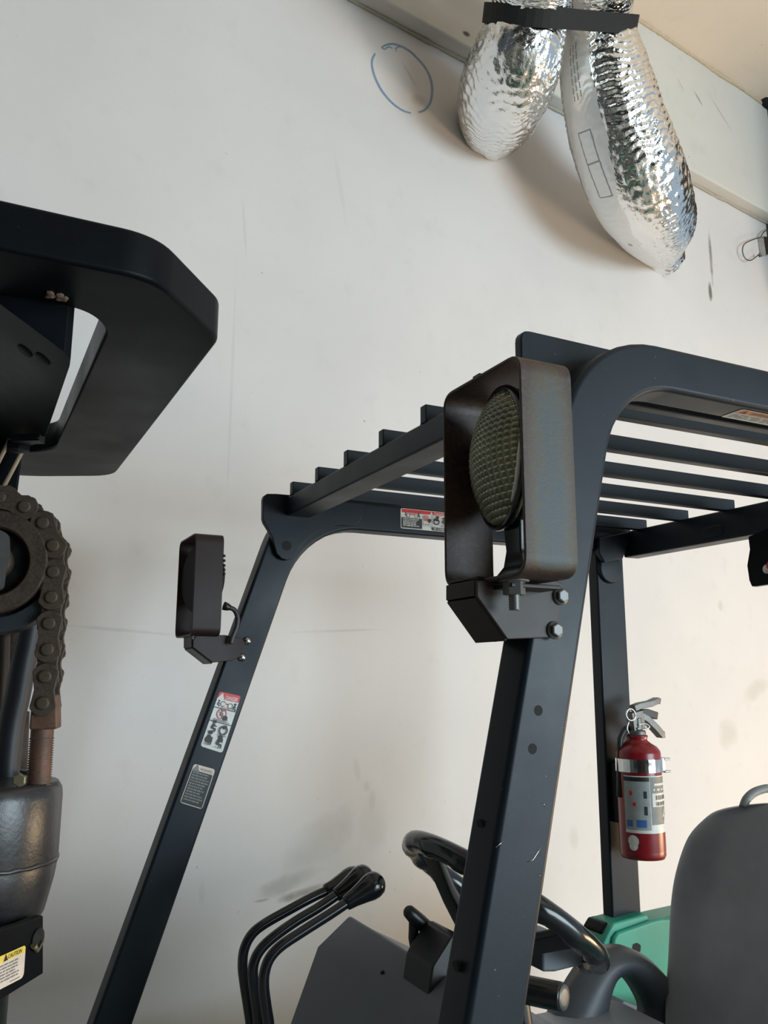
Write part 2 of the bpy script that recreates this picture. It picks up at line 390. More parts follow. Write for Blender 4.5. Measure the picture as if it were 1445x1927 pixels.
# ------------------------------------------------------------------ stickers: flat prints laid on a quad
class Decal:
    NAMES = ['white', 'stred', 'black', 'orange', 'yellow', 'grey', 'cream', 'blue', 'chrome']
    def __init__(s, tl, tr, br, bl, toward):
        s.c = [V(tl), V(tr), V(br), V(bl)]; s.n = V(toward).normalized(); s.b = MB(); s.k = 0
        s.w = ((s.c[1]-s.c[0]).length+(s.c[2]-s.c[3]).length)/2; s.h = ((s.c[3]-s.c[0]).length+(s.c[2]-s.c[1]).length)/2
    def P(s, u, v, lift=None):
        l = .0006+s.k*.00012 if lift is None else lift
        return (s.c[0]*(1-u)+s.c[1]*u)*(1-v)+(s.c[3]*(1-u)+s.c[2]*u)*v+s.n*l
    def poly(s, pts, m): s.k += 1; s.b.add([s.P(u, v) for u, v in pts], [list(range(len(pts)))], s.NAMES.index(m)); return s
    def rect(s, u0, v0, u1, v1, m, r=0):
        if not r: return s.poly([(u0, v0), (u1, v0), (u1, v1), (u0, v1)], m)
        ru, rv = r/s.w, r/s.h; pts = []
        for cu, cv, a0 in ((u1-ru, v0+rv, -90), (u1-ru, v1-rv, 0), (u0+ru, v1-rv, 90), (u0+ru, v0+rv, 180)):
            for k in range(5):
                a = math.radians(a0+k*22.5); pts.append((cu+ru*math.cos(a), cv+rv*math.sin(a)))
        return s.poly(pts, m)
    def disc(s, u, v, r, m, n=14, a0=0, a1=360):
        return s.poly([(u+r/s.w*math.cos(math.radians(a0+(a1-a0)*k/n)), v+r/s.h*math.sin(math.radians(a0+(a1-a0)*k/n))) for k in range(n if a1-a0 == 360 else n+1)], m)
    def ring(s, u, v, r, t, m, n=18, a0=0, a1=360):
        s.k += 1; pts = []
        for k in range(n+1):
            a = math.radians(a0+(a1-a0)*k/n)
            for q in (r, r-t): pts.append(s.P(u+q/s.w*math.cos(a), v+q/s.h*math.sin(a)))
        s.b.add(pts, [[2*k, 2*k+2, 2*k+3, 2*k+1] for k in range(n)], s.NAMES.index(m)); return s
    def line(s, u0, v0, u1, v1, t, m):
        dx, dy = (u1-u0)*s.w, (v1-v0)*s.h; L = math.hypot(dx, dy) or 1; nx, ny = -dy/L*t/2/s.w, dx/L*t/2/s.h
        return s.poly([(u0+nx, v0+ny), (u1+nx, v1+ny), (u1-nx, v1-ny), (u0-nx, v0-ny)], m)
    def textlines(s, u0, v0, u1, v1, n, m, fill=.55, seed=1):   # rows of print too small to read
        r = random.Random(seed); dv = (v1-v0)/n
        for i in range(n):
            u = u0; end = u1-(r.random()*.25*(u1-u0))
            while u < end:
                L = (.04+r.random()*.11)*(u1-u0)*1.3; e = min(u+L, end); s.rect(u, v0+i*dv, e, v0+i*dv+dv*fill, m); u = e+.028*(u1-u0); s.k -= 1
        s.k += 1; return s
    def tri(s, u, v, r, m):
        s.poly([(u, v-r/s.h), (u+r*.95/s.w, v+r*.75/s.h), (u-r*.95/s.w, v+r*.75/s.h)], m); return s
    def text(s, body, u0, v0, u1, v1, m, shear=0):
        cu = bpy.data.curves.new('t', 'FONT'); cu.body = body; cu.fill_mode = 'FRONT'; cu.shear = shear; cu.offset = .012; cu.resolution_u = 3
        o = bpy.data.objects.new('t', cu); COL.objects.link(o); bpy.context.view_layer.update()
        me = bpy.data.meshes.new_from_object(o.evaluated_get(bpy.context.evaluated_depsgraph_get()))
        xs = [q.co.x for q in me.vertices]; ys = [q.co.y for q in me.vertices]; x0, x1, y0, y1 = min(xs), max(xs), min(ys), max(ys)
        s.k += 1
        s.b.add([s.P(u0+(q.co.x-x0)/(x1-x0)*(u1-u0), v1-(q.co.y-y0)/(y1-y0)*(v1-v0)) for q in me.vertices], [list(p.vertices) for p in me.polygons], s.NAMES.index(m))
        bpy.data.objects.remove(o); bpy.data.meshes.remove(me); bpy.data.curves.remove(cu); return s
    def man(s, u, v, r, m):                # a small seated figure of a pictogram
        s.disc(u, v-r*1.1/s.h, r*.42, m); s.line(u, v-r*.6/s.h, u-r*.3/s.w, v+r*.5/s.h, r*.5, m); s.line(u-r*.3/s.w, v+r*.5/s.h, u+r*.6/s.w, v+r*.55/s.h, r*.38, m)
        s.line(u+r*.6/s.w, v+r*.5/s.h, u+r*.55/s.w, v+r*1.25/s.h, r*.34, m); s.line(u, v-r*.3/s.h, u+r*.7/s.w, v-r*.05/s.h, r*.28, m); return s
    def build(s, name, parent):
        return s.b.build(name, [M[n] for n in s.NAMES], parent, weld=False, recalc=False)

# ------------------------------------------------------------------ the forklift
truck = thing('forklift', (1.3, 1.5, 0), 'dark blue-grey forklift with slatted overhead guard, rusty lamp housings and chained mast', 'forklift')
YN, YF, YT = .85, 2.095, .060              # near side plane, far side plane, tube thickness
ZT, ZR = H+.466, H+.400                    # top and underside of the side rails
def arc_line(x0, z0, lean, zt, T, zlow, xend, n=10):
    """outline of a bent tube: leaning straight, tangent arc, level straight"""
    xc = x0+lean*(zt-z0); a = math.atan(lean); out = [(x0+lean*(zlow-z0), zlow)]
    p0 = V((xc-T*math.sin(a), zt-T*math.cos(a))); p1 = V((xc, zt)); p2 = V((xc+T, zt))
    ang = math.pi/2-a; r = T/math.tan(ang/2); c = V((p2.x, zt-r)); s0 = math.pi-a
    for k in range(n+1):
        q = s0+(math.pi/2-s0)*k/n; out.append((c.x+r*math.cos(q), c.y+r*math.sin(q)))
    out.append((xend, zt)); return out
def side_frame(name, y0, y1, xo, xi, lean, zref, zlow, xend, To, Ti, ztop=ZT):
    o = arc_line(xo, zref, lean, ztop, To, zlow, xend); i = arc_line(xi, zref, lean, ZR, Ti, zlow, xend)
    b = MB(); N = len(o); A = []
    for y in (y0, y1):
        for (x, z) in o: A.append((x, y, z))
        for (x, z) in i: A.append((x, y, z))
    F = []
    for k in range(N-1):
        F += [[k, k+1, N+k+1, N+k], [2*N+k, 3*N+k, 3*N+k+1, 2*N+k+1], [k, 2*N+k, 2*N+k+1, k+1], [N+k, N+k+1, 3*N+k+1, 3*N+k]]
    F += [[0, N, 3*N, 2*N], [N-1, 3*N-1, 4*N-1, 2*N-1]]
    b.add(A, F); return b.build(name, M['paint'], truck, bevel=.008, seg=3)
near_frame = side_frame('side_frame', YN, YN+YT, .614, .693, .236, H+.048, .62, 2.05, .136, .100)
f0 = PY(545, 1080, YF); f1 = PY(250, 1927, YF); fl = (f0.x-f1.x)/(f0.z-f1.z)
far_frame = side_frame('side_frame', YF, YF+YT, f0.x-.090, f0.x, fl, f0.z, .62, 1.93, .14, .16, H+.484)
# cross beams
b = MB(); b.prism([(.736, .930, H+.417), (.805, .930, H+.417), (.805, .930, H+.4675), (.736, .930, H+.4675)], [(.736, 2.075, H+.417), (.805, 2.075, H+.417), (.805, 2.075, H+.4675), (.736, 2.075, H+.4675)])
b.build('cross_beam', M['paint'], truck, bevel=.005)
b = MB(); b.box((1.905, .90, H+.386), (1.965, 2.11, H+.470)); rear_beam = b.build('cross_beam', M['paint'], truck, bevel=.005)
a, c = PY(1290, 1003, 1.8), PY(1325, 995, 1.7)   # slot pressed into the rear beam
b = MB(); b.ext(round_poly([(1.903, 1.78, H+.430), (1.903, 1.70, H+.430), (1.903, 1.70, H+.400), (1.903, 1.78, H+.400)], .015), (.004, 0, 0)); b.build('slot_cover', M['paint'], truck, bevel=.0015)
# roof bars, one object each
for i, y in enumerate((1.137, 1.321, 1.500, 1.680, 1.853, 2.029)):
    b = MB(); b.box((.735, y-.001, H+.466), (1.935, y+.021, H+.500)); b.build('roof_bar', M['paint'], truck, bevel=.002)
    b = MB(); b.box((.738, y-.007, H+.4655), (.80, y+.028, H+.4705)); b.build('weld_pad', M['paint'], truck, bevel=.002)
b = MB(); b.box((.80, .955, H+.414), (1.935, .975, H+.478)); b.build('roof_bar', M['paint'], truck, bevel=.002)
# end plates
pts = round_poly([V((.664, .918, H+.36)), V((.664, .918, H+.480)), V((.86, .918, H+.478)), V((.86, .918, H+.44)), V((.80, .918, H+.40)), V((.80, .918, H+.36))], [0, .016, .004, .01, .01, 0])
b = MB(); b.ext(pts, (0, .016, 0)); b.build('end_plate', M['paint'], truck, bevel=.002)
pl = [(495, 940), (497, 933), (503, 929), (520, 929), (690, 944), (684, 962), (682, 972), (676, 984), (669, 989), (650, 988), (634, 988), (613, 994), (595, 1002), (578, 1015), (564, 1030), (556, 1043), (549, 1052), (540, 1054), (530, 1051), (521, 1042), (516, 1025), (513, 1011), (505, 996), (497, 983), (495, 976)]
b = MB(); b.ext([PY(x, y, 2.075) for x, y in pl], (0, .018, 0)); b.build('end_plate', M['paint'], truck, bevel=.002)
b = MB(); c = PY(539.7, 1027, 2.0745); b.lathe(c, (0, 1, 0), [(.0128, -.0004), (.0128, .004)], 20); b.build('bolt_hole_shade', M['dark'], truck)  # dark disc in place of the hole's shade
# rear far pillar with the round boss of its top bend
b = MB(); b.ext([(1.783, 2.098, .55), (1.892, 2.098, .55), (1.892, 2.098, H+.405), (1.783, 2.098, H+.405)], (0, .045, 0)); b.build('rear_pillar', M['paint'], truck, bevel=.006, seg=3)
b = MB(); c = PY(1147, 1071, 2.095); b.lathe(c+V((0, .006, 0)), (0, -1, 0), [(.046, -.004), (.046, .012), (.040, .016), (0, .016)], 28); b.build('pillar_boss', M['paint'], truck, bevel=.003)
b = MB(); b.ext([PY(x, y, 2.075) for x, y in ((1128, 1012), (1188, 1000), (1186, 1016), (1172, 1052), (1138, 1058), (1128, 1040))], (0, .02, 0)); b.build('gusset', M['paint'], truck, bevel=.003)
b = MB(); b.ext([PY(x, y, 2.08) for x, y in ((1130, 1755), (1140, 1738), (1215, 1722), (1240, 1775), (1150, 1790))], (0, .08, 0)); b.build('pillar_foot', M['mast'], truck, bevel=.005)
# near front pillar: dark discs for the shade in its bolt holes
for q in ((1012, 1337), (1001, 1409)):
    b = MB(); b.lathe(PY(*q, YN+.001), (0, 1, 0), [(.0062, -.0012), (.0048, -.0011), (.0048, .004)], 18, m=0); b.build('bolt_hole_shade', M['dark'], truck)
for q in ((906, 1552), (860, 1818)):
    c = PXp(*q, .614+.236*(PXp(*q, .55).z-H-.048)); b = MB(); b.lathe(c+V((-.0014, 0, 0)), (1, 0, .236), [(.006, -.001), (.006, .004)], 14); b.build('bolt_hole_shade', M['dark'], truck)
for pa in ([(992, 1622), (1003, 1618), (1010, 1607), (1018, 1594)], [(933, 1595), (946, 1583)], [(1022, 1510), (1025, 1518)], [(1015, 1646), (1016, 1650)]):
    b = MB(); b.tube([PY(x, y, YN-.0001) for x, y in pa], .0005, 5); plabel(b.build('scratch', M['steel'], truck), 'bright scratch in the pillar paint')
# parking stop on the far pillar edge
for q in ((352, 1447), (331, 1487)):
    pass

# --- headlights
def headlight(xf, xr, yn, yf, zb, zt, a, mat, lens=True):
    """sheet steel loop open at front and back, lamp inside"""
    b = MB(); t = .0045
    def loop(x, k, r):
        return round_poly([V((x, yn+k, zb+k)), V((x, yn+k, zt-k)), V((x, yf-k, zt-k)), V((x, yf-k, zb+k))], r, 6)
    of, orr, inf, inr = loop(xf, 0, .024), loop(xr, 0, .024), loop(xf, t, .020), loop(xr, t, .020); n = len(of)
    F = []
    for k in range(n):
        j = (k+1) % n; F += [[k, j, n+j, n+k], [2*n+k, 3*n+k, 3*n+j, 2*n+j], [k, 2*n+k, 2*n+j, j], [n+k, n+j, 3*n+j, 3*n+k]]
    b.add(of+orr+inf+inr, F); h = b.build('headlight', mat, truck, bevel=.0014)
    c = V(((xf+xr)/2-.004, (yn+yf)/2, zt-.103)); R = .086; nrm = V((-math.cos(a), math.sin(a), 0)); u = V((math.sin(a), math.cos(a), 0)); w_ = V((0, 0, 1))
    if lens:
        N = 132; vs = []; idx = {}; fs = []
        for i in range(N+1):
            for j in range(N+1):
                p, q = (i/N*2-1), (j/N*2-1); rr = math.hypot(p, q)
                if rr > 1.0: continue
                cell = abs(math.sin(p*math.pi*8.5))**.6*abs(math.sin(q*math.pi*11))**.6
                bulge = .030*(1-rr*rr)**.9; idx[i, j] = len(vs)
                vs.append(c+u*p*R*.985+w_*q*R*.985+nrm*(.004+bulge+.0030*cell*min(1, (1-rr)*14)))
        for i in range(N):
            for j in range(N):
                k = [(i, j), (i+1, j), (i+1, j+1), (i, j+1)]
                if all(z in idx for z in k): fs.append([idx[z] for z in k])
        lb = MB(); lb.add(vs, fs, 0, True); plabel(lb.build('lens', _lens(c-ORG[truck.name], u, w_, R), h), 'round ribbed olive glass lens')
        lb = MB(); lb.lathe(c, nrm, [(R*.97, -.006), (R*1.03, -.004), (R*1.05, .002), (R*1.03, .007), (R*.97, .007)], 56, closed=True); plabel(lb.build('lens_rim', M['gloss'], h), 'black rubber rim')
        lb = MB(); pts = []
        for k in range(9):
            an = math.radians(-50+k*6); pts.append(c+u*(-R*1.0*math.cos(an))+w_*R*1.0*math.sin(an)+nrm*.009)
        lb.tube(pts, [.001, .0022, .003, .0026, .0032, .0028, .003, .002, .001], 6); plabel(lb.build('rim_chip', M['white'], h), 'pale chipped patch of the lens rim')
    lb = MB(); lb.lathe(c, -nrm, [(R*1.02, 0), (R*1.0, .015), (R*.85, .035), (R*.5, .05), (0, .055)], 36); lb.build('lamp_bucket', M['gloss' if lens else 'dark'], h)  # bucket without lens is blackened for the shade inside its housing
    d = V((math.sin(a), math.cos(a), 0)); base = V((c.x+.012, c.y-.012, zb+t))
    lb = MB(); lb.loft([[base+V((sx*wx, sy*wy, hz)) for sx, sy in ((-1, -1), (1, -1), (1, 1), (-1, 1))] for wx, wy, hz in ((.016, .036, 0), (.013, .030, .006), (.009, .020, .016), (.008, .015, .035), (.010, .018, .075))], smooth=False)
    lb.build('lamp_foot', M['gloss'], h, bevel=.002)
    return h
near_lamp_mat = _rust('rusted_lamp_cheek', ((.586-1.3, .7605-1.5, H+.205), (.024, .14)))
hl = headlight(.5475, .620, .760, .937, H+.112, H+.370, math.radians(15), near_lamp_mat)
plabel(hl, 'rusty open-ended lamp housing on the near front pillar')
# saddle bracket under it
pf = [(898, 1092), (898, 1122), (955, 1203), (1036, 1200), (1044, 1196), (1062, 1110), (1060, 1098), (1045, 1092)]
A = [PY(x, y, YN-.0085) for x, y in pf]
b = MB(); b.ext(A, (0, .007, 0)); br = b.build('lamp_bracket', M['bracket'], truck, bevel=.0015); plabel(br, 'brown steel saddle bracket bolted to the pillar')
b = MB(); Yb = .912
P0, P1, P2 = [PY(x, y, YN-.004) for x, y in ((898, 1092), (898, 1122), (955, 1203))]
for p, q in ((P0, P1), (P1, P2)):
    n = V((0, 1, 0)).cross(q-p).normalized()*.004
    b.prism([p, q, q+n, p+n], [V((v.x, Yb, v.z)) for v in (p, q, q+n, p+n)])
b.prism([P0, P0+V((0, 0, .005)), P0+V((.085, 0, .005)), P0+V((.085, 0, 0))], [V((v.x, Yb, v.z)) for v in (P0, P0+V((0, 0, .005)), P0+V((.085, 0, .005)), P0+V((.085, 0, 0)))])
b.ext([V((v.x, Yb, v.z)) for v in (P0, P1, P2, P2+V((.03, 0, 0)), P0+V((.085, 0, 0)))], (0, .004, 0))
b.build('bracket_flange', M['rustdark'], br, bevel=.001)  # darker steel than the plate, putting shade into the flange colour
b = MB(); b.box((P0.x+.02, YN-.045, H+.103), (P0.x+.09, YN-.006, H+.108)); b.build('bracket_flange', M['rustdark'], br, bevel=.001)
def bolt(c, axis, r, h, mat, parent, name='bolt', washer=True):
    b = MB(); axis = V(axis).normalized()
    if washer: b.lathe(c, axis, [(r*1.3, 0), (r*1.3, r*.25), (0, r*.25)], 20)
    b.lathe(c, axis, [(r, r*.2), (r, h), (r*.8, h+r*.12), (0, h+r*.12)], 6, smooth=False); return b.build(name, mat, parent)
for q in ((1054, 1122), (1043, 1186)): bolt(PY(*q, YN-.009), (0, -1, 0), .0085, .007, M['greymetal'], br)
c = PY(967, 1100, .815); b = MB(); b.lathe(c, (0, 0, -1), [(.013, -.004), (.013, .012), (0, .012)], 6, smooth=False); b.lathe(c, (0, 0, -1), [(.018, -.006), (.018, -.003), (0, -.003)], 18)
b.tube([c+V((0, 0, -.01-.0015*k)) for k in range(14)], [.0068 if k % 2 else .0058 for k in range(14)], 12); b.build('mounting_stud', M['greymetal'], br)
# far headlight: same loop, seen from its near cheek
fh = headlight(.497, .568, 2.055, 2.235, H+.100, H+.352, math.radians(-15), M['rustdark'], lens=False)
plabel(fh, 'dark brown open-ended lamp housing on the far front pillar')
pf = [(370, 1195), (363, 1205), (363, 1218), (400, 1247), (438, 1243), (452, 1236), (462, 1210), (455, 1201), (424, 1195)]
b = MB(); b.ext([PY(x, y, 2.085) for x, y in pf], (0, .008, 0)); fb = b.build('lamp_bracket', M['rustdark'], truck, bevel=.0015); plabel(fb, 'brown steel bracket of the far lamp')
b = MB(); P0, P1, P2 = [PY(x, y, 2.09) for x, y in ((363, 1195), (363, 1218), (400, 1247))]
for p, q in ((P0, P1), (P1, P2)):
    n = V((0, 1, 0)).cross(q-p).normalized()*.004; b.prism([p, q, q+n, p+n], [V((v.x, 2.17, v.z)) for v in (p, q, q+n, p+n)])
b.build('bracket_flange', M['rustdark'], fb, bevel=.001)
for q in ((465, 1206), (455, 1237)): 
    b = MB(); b.lathe(PY(*q, 2.094), (0, -1, 0), [(.0105, 0), (.010, .003), (.006, .0075), (0, .009)], 16); b.build('bolt', M['steel'], fb)
b = MB(); b.tube(smooth_path([PY(x, y, 2.07) for x, y in ((422, 1140), (430, 1143), (441, 1148), (447, 1162), (445, 1180), (437, 1200), (434, 1212))], 5), .0062, 10); b.build('lamp_cable', M['hose'], fh)
b = MB(); b.tube([PY(x, y, 2.07) for x, y in ((421, 1140), (427, 1142), (433, 1144))], [.011, .010, .007], 10); b.build('cable_gland', M['blackplastic'], fh)
for y in (1046, 1055, 1064, 1072, 1080):
    b = MB(); b.lathe(PY(422, y, 2.058), (1, 0, .1), [(.004, -.004), (.0036, .001), (.002, .003), (0, .0035)], 8); b.build('weld_bump', M['rustdark'], fh)
# --- stickers on the far side
def decal_px(q, Y): return Decal(*[PY(x, y, Y) for x, y in q], toward=(0, -1, 0))
d = decal_px(((413, 1301), (453, 1310), (418, 1417), (377, 1404)), YF)
d.rect(0, 0, 1, 1, 'white', .006).rect(0.0, 0.0, 1, .125, 'stred', .004)
d.tri(.17, .075, .009, 'white').text('DANGER', .36, .045, .92, .115, 'white')
d.man(.13, .21, .006, 'black').ring(.34, .2, .007, .002, 'grey', a0=40, a1=320).line(.46, .19, .58, .19, .003, 'stred').ring(.68, .21, .007, .002, 'grey').man(.88, .22, .007, 'black').line(.7, .24, .86, .27, .001, 'grey').textlines(.3, .255, .75, .275, 1, 'grey')
d.line(.02, .285, .98, .285, .0018, 'black').ring(.42, .375, .0125, .0018, 'stred').line(.3, .345, .55, .405, .0018, 'stred').man(.42, .375, .007, 'grey').disc(.62, .43, .006, 'black').line(.62, .44, .74, .46, .003, 'black').textlines(.15, .475, .9, .515, 2, 'grey', seed=5)
d.line(.02, .525, .98, .525, .0018, 'black').man(.25, .61, .010, 'black').ring(.72, .64, .011, .003, 'black').disc(.75, .58, .005, 'black').textlines(.1, .70, .42, .72, 1, 'grey', seed=2).textlines(.55, .71, .95, .75, 2, 'grey', seed=3)
d.man(.22, .82, .012, 'black').disc(.24, .85, .008, 'black').man(.70, .84, .011, 'black').disc(.74, .80, .005, 'black').textlines(.12, .905, .45, .95, 2, 'grey', seed=6).textlines(.55, .93, .92, .95, 1, 'grey', seed=8)
plabel(d.build('warning_sticker', truck), 'white DANGER pictogram sticker with red header on the far pillar')
d = decal_px(((365, 1437), (405, 1448), (380, 1523), (338, 1510)), YF)
d.rect(0, 0, 1, 1, 'cream', .006).rect(.03, .15, .97, .98, 'black', .003).tri(.18, .085, .010, 'grey').text('WARNING', .34, .05, .93, .125, 'grey').textlines(.08, .18, .90, .93, 11, 'grey', seed=11)
plabel(d.build('warning_sticker', truck), 'black WARNING text sticker on the far pillar')
d = Decal((1.083, YF, H+.473), (1.36, YF, H+.473), (1.36, YF, H+.415), (1.083, YF, H+.415), (0, -1, 0))
d.rect(0, 0, 1, 1, 'white', .005).rect(.012, .03, .99, .20, 'stred', .002).tri(.36, .135, .0055, 'white').text('DANGER', .395, .07, .55, .18, 'white')
d.man(.06, .30, .005, 'black').ring(.09, .33, .006, .0015, 'grey').line(.11, .26, .16, .26, .003, 'stred').ring(.18, .32, .006, .0015, 'grey').man(.21, .31, .005, 'black')
d.rect(.012, .46, .245, .96, 'black').textlines(.025, .50, .22, .90, 5, 'white', .5, seed=4)
d.rect(.258, .27, .262, .80, 'grey').rect(.258, .79, .37, .80, 'grey').rect(.362, .22, .366, .80, 'grey').ring(.295, .40, .0085, .0015, 'stred').line(.275, .30, .315, .52, .0015, 'stred').line(.315, .30, .275, .52, .0015, 'stred').disc(.335, .50, .005, 'black').disc(.33, .6, .002, 'black').textlines(.28, .70, .34, .76, 1, 'grey')
d.ring(.415, .53, .010, .003, 'black').disc(.415, .50, .008, 'black', a0=180, a1=360).disc(.428, .31, .0045, 'black').rect(.365, .83, .60, .98, 'black').text('IN CASE', .38, .85, .50, .955, 'white')
for k, u in enumerate((.5, .58, .66, .74, .83, .92)): d.man(u, .5, .008, 'black'); d.textlines(u-.03, .7, u+.03, .78, 2, 'grey', seed=20+k)
plabel(d.build('warning_sticker', truck), 'long DANGER pictogram sticker with red strip on the far roof rail')
# sticker on the underside of the near roof rail
ZU = ZR
q = [PZ(x, y, ZU) for x, y in ((1394, 770), (1445, 780))]
x0 = 1.02
c0 = PZ(1392, 771, ZU); c3 = PZ(1366, 784, ZU)
d = Decal((c0.x, YN+.012, ZU), (c0.x+.17, YN+.012, ZU), (c0.x+.17, YN+.054, ZU), (c0.x, YN+.054, ZU), (0, 0, -1))
d.rect(0, 0, 1, 1, 'white', .004).rect(.02, .05, .52, .42, 'orange').tri(.09, .24, .007, 'black').text('WARNING', .17, .12, .49, .36, 'grey').textlines(.04, .52, .95, .92, 3, 'grey', .35, seed=31).tri(.58, .3, .006, 'black').textlines(.62, .1, .95, .4, 2, 'grey', .4, seed=33)
plabel(d.build('warning_sticker', truck), 'white and orange WARNING sticker under the near roof rail')
# lamp/buzzer bracket hanging below the rear beam at the frame edge
YB = 1.47
pf = [(1407, 1010), (1410, 1034), (1405, 1064), (1409, 1092), (1414, 1104), (1470, 1096), (1500, 1000), (1450, 990)]
b = MB(); b.ext([PXp(x, y, 1.89) for x, y in pf], (.02, 0, 0)); rb = b.build('rear_lamp_bracket', M['mast'], truck, bevel=.003)
b = MB(); c = PXp(1444, 1071, 1.885); b.lathe(c, (-1, 0, 0), [(.012, 0), (.012, .004), (0, .004)], 18); plabel(b.build('reflector', M['white'], rb), 'small white and red reflector')
b = MB(); b.lathe(PXp(1449, 1064, 1.88), (-1, 0, 0), [(.010, 0), (.010, .003), (0, .003)], 18); plabel(b.build('reflector', M['stred'], rb), 'red spot of the reflector')

# --- steering wheel
ctr = V((.998, 1.5, H-.428)); wa = .622; wv = V((math.cos(wa), 0, -math.sin(wa))); wu = V((0, 1, 0)); wn = V((-math.sin(wa), 0, -math.cos(wa)))  # wn points down the column
b = MB(); N = 96; path = []; rad = []
for k in range(N):
    t = 2*math.pi*k/N; grip = .0022*max(0, math.sin(k*math.pi/3))      # finger grips moulded under the rim
    path.append(ctr+(wv*math.cos(t)+wu*math.sin(t))*.203+wn*grip*.8); rad.append(.0205+grip*.8)
b.tube(path, rad, 16, closed=True); rim = b.build('steering_wheel', M['gloss'], truck); plabel(rim, 'gloss black steering wheel')
hub = ctr+wn*.085
for an in (95, 185, 275, 0):
    t = math.radians(an); e = ctr+(wv*math.cos(t)+wu*math.sin(t))*.196+wn*.012; mid = ctr+(wv*math.cos(t)+wu*math.sin(t))*.13+wn*.045
    side = (wv*-math.sin(t)+wu*math.cos(t))
    b = MB(); L = []
    for p, hw, th in ((e, .026, .009), (mid, .024, .010), (hub+(e-ctr)*.12, .030, .012)): L.append([p+side*hw+wn*th, p-side*hw+wn*th, p-side*hw-wn*th, p+side*hw-wn*th])
    b.loft(L, smooth=False); b.build('spoke', M['blackplastic'], rim, bevel=.005)
b = MB(); b.lathe(hub-wn*.02, wn, [(0, -.006), (.04, -.005), (.05, 0), (.052, .05), (.04, .07), (0, .07)], 28); b.build('hub', M['blackplastic'], rim)
# --- steering column, stalks
Yc = 1.53
top = [PY(x, y, Yc) for x, y in ((764, 1790), (800, 1734), (812, 1731), (850, 1758), (905, 1780), (895, 1850), (755, 1850))]
b = MB(); b.ext(round_poly(top, .006), (0, -.10, 0)); col_o = b.build('steering_column', M['blackplastic'], truck, bevel=.005, seg=3)
b = MB(); b.tube([PY(x, y, Yc+.02) for x, y in ((784, 1800), (778, 1765), (779, 1730))], .010, 12); b.tube([PY(x, y, Yc+.01) for x, y in ((806, 1748), (790, 1735), (776, 1722), (768, 1714), (765, 1711))], [.013, .0145, .0135, .012, .008], 14); b.build('turn_stalk', M['blackplastic'], col_o)
lo = [PY(x, y, 1.45) for x, y in ((985, 1745), (1010, 1740), (1065, 1785), (1060, 1800), (1010, 1812), (985, 1812))]
b = MB(); b.ext(lo, (0, -.06, 0)); b.build('column_shroud', M['cowl'], col_o, bevel=.006)
b = MB(); p0, p1 = PY(960, 1856, 1.20), PY(1060, 1877, 1.12); ax_ = (p1-p0).normalized(); b.lathe(p0, ax_, [(.019, -.02), (.0205, 0), (.0205, (p1-p0).length-.003), (.0190, (p1-p0).length), (.0, (p1-p0).length)], 28)
gr = b.build('gear_lever', M['gloss'], truck); b = MB(); b.lathe(p1, ax_, [(.0178, 0), (.0178, .0015), (.010, .0028), (0, .003)], 24); plabel(b.build('end_cap', M['greymetal'], gr), 'scuffed pale grey end cap')
b = MB(); b.tube([PY(x, y, 1.21) for x, y in ((965, 1850), (975, 1890), (985, 1960), (990, 2050))], .018, 12); b.build('lever_stem', M['blackplastic'], gr)
# --- dash cowl: profile swept across the truck
YA, YZ = 1.86, 1.18
def cpt(x, y): return PY(x, y, YA)
B_, A_, E_ = cpt(657, 1722), cpt(597, 1781), cpt(545, 1927)
E2 = A_+(E_-A_)*2.4
prof = [B_, A_, E2, V((B_.x+.30, YA, E2.z)), V((B_.x+.30, YA, B_.z-.16)), V((B_.x+.03, YA, B_.z-.022))]
b = MB(); b.ext(prof, (0, YZ-YA, 0)); cowl = b.build('dash_cowl', M['cowl'], truck, bevel=.006, seg=3)
b = MB(); b.lathe((A_+(B_-A_)*.35)+V((0, -.27, .0)), (B_-A_).cross(V((0, 1, 0))), [(.004, -.002), (.004, .003), (0, .004)], 10); b.build('cowl_screw', M['dark'], cowl)
# --- control levers, one built and copied
def lever(zp, Y):
    P = [PY(420+x/3.01, 1540+y/3.01, Y) for x, y in zp]; b = MB(); b.tube(smooth_path(P, 6), .0100, 14); r_ = b.build('control_lever', M['gloss'], truck)
    d_ = (P[-1]-P[-2]).normalized(); s0 = P[-1]-d_*.004; k = MB(); q = .86
    k.lathe(s0, d_, [(r0*q*1.0, h0*q) for r0, h0 in ((0, 0), (.0155, 0), (.0165, .004), (.0185, .02), (.024, .045), (.0285, .062), (.0295, .075), (.0265, .088), (.018, .097), (.008, .1015), (0, .102))], 26); k.build('knob', M['gloss'], r_)
    return r_
lever(((275, 1500), (262, 1250), (258, 1165), (245, 1080), (230, 960), (235, 870), (265, 790), (330, 720), (450, 640), (600, 545), (705, 475)), 1.60)
lever(((215, 1500), (204, 1250), (200, 1165), (190, 1060), (172, 930), (170, 840), (200, 760), (270, 685), (400, 590), (540, 505), (650, 430)), 1.68)
lever(((175, 1500), (160, 1250), (155, 1165), (140, 1060), (120, 930), (110, 830), (120, 740), (160, 660), (230, 600), (370, 520), (500, 450), (590, 408)), 1.76)
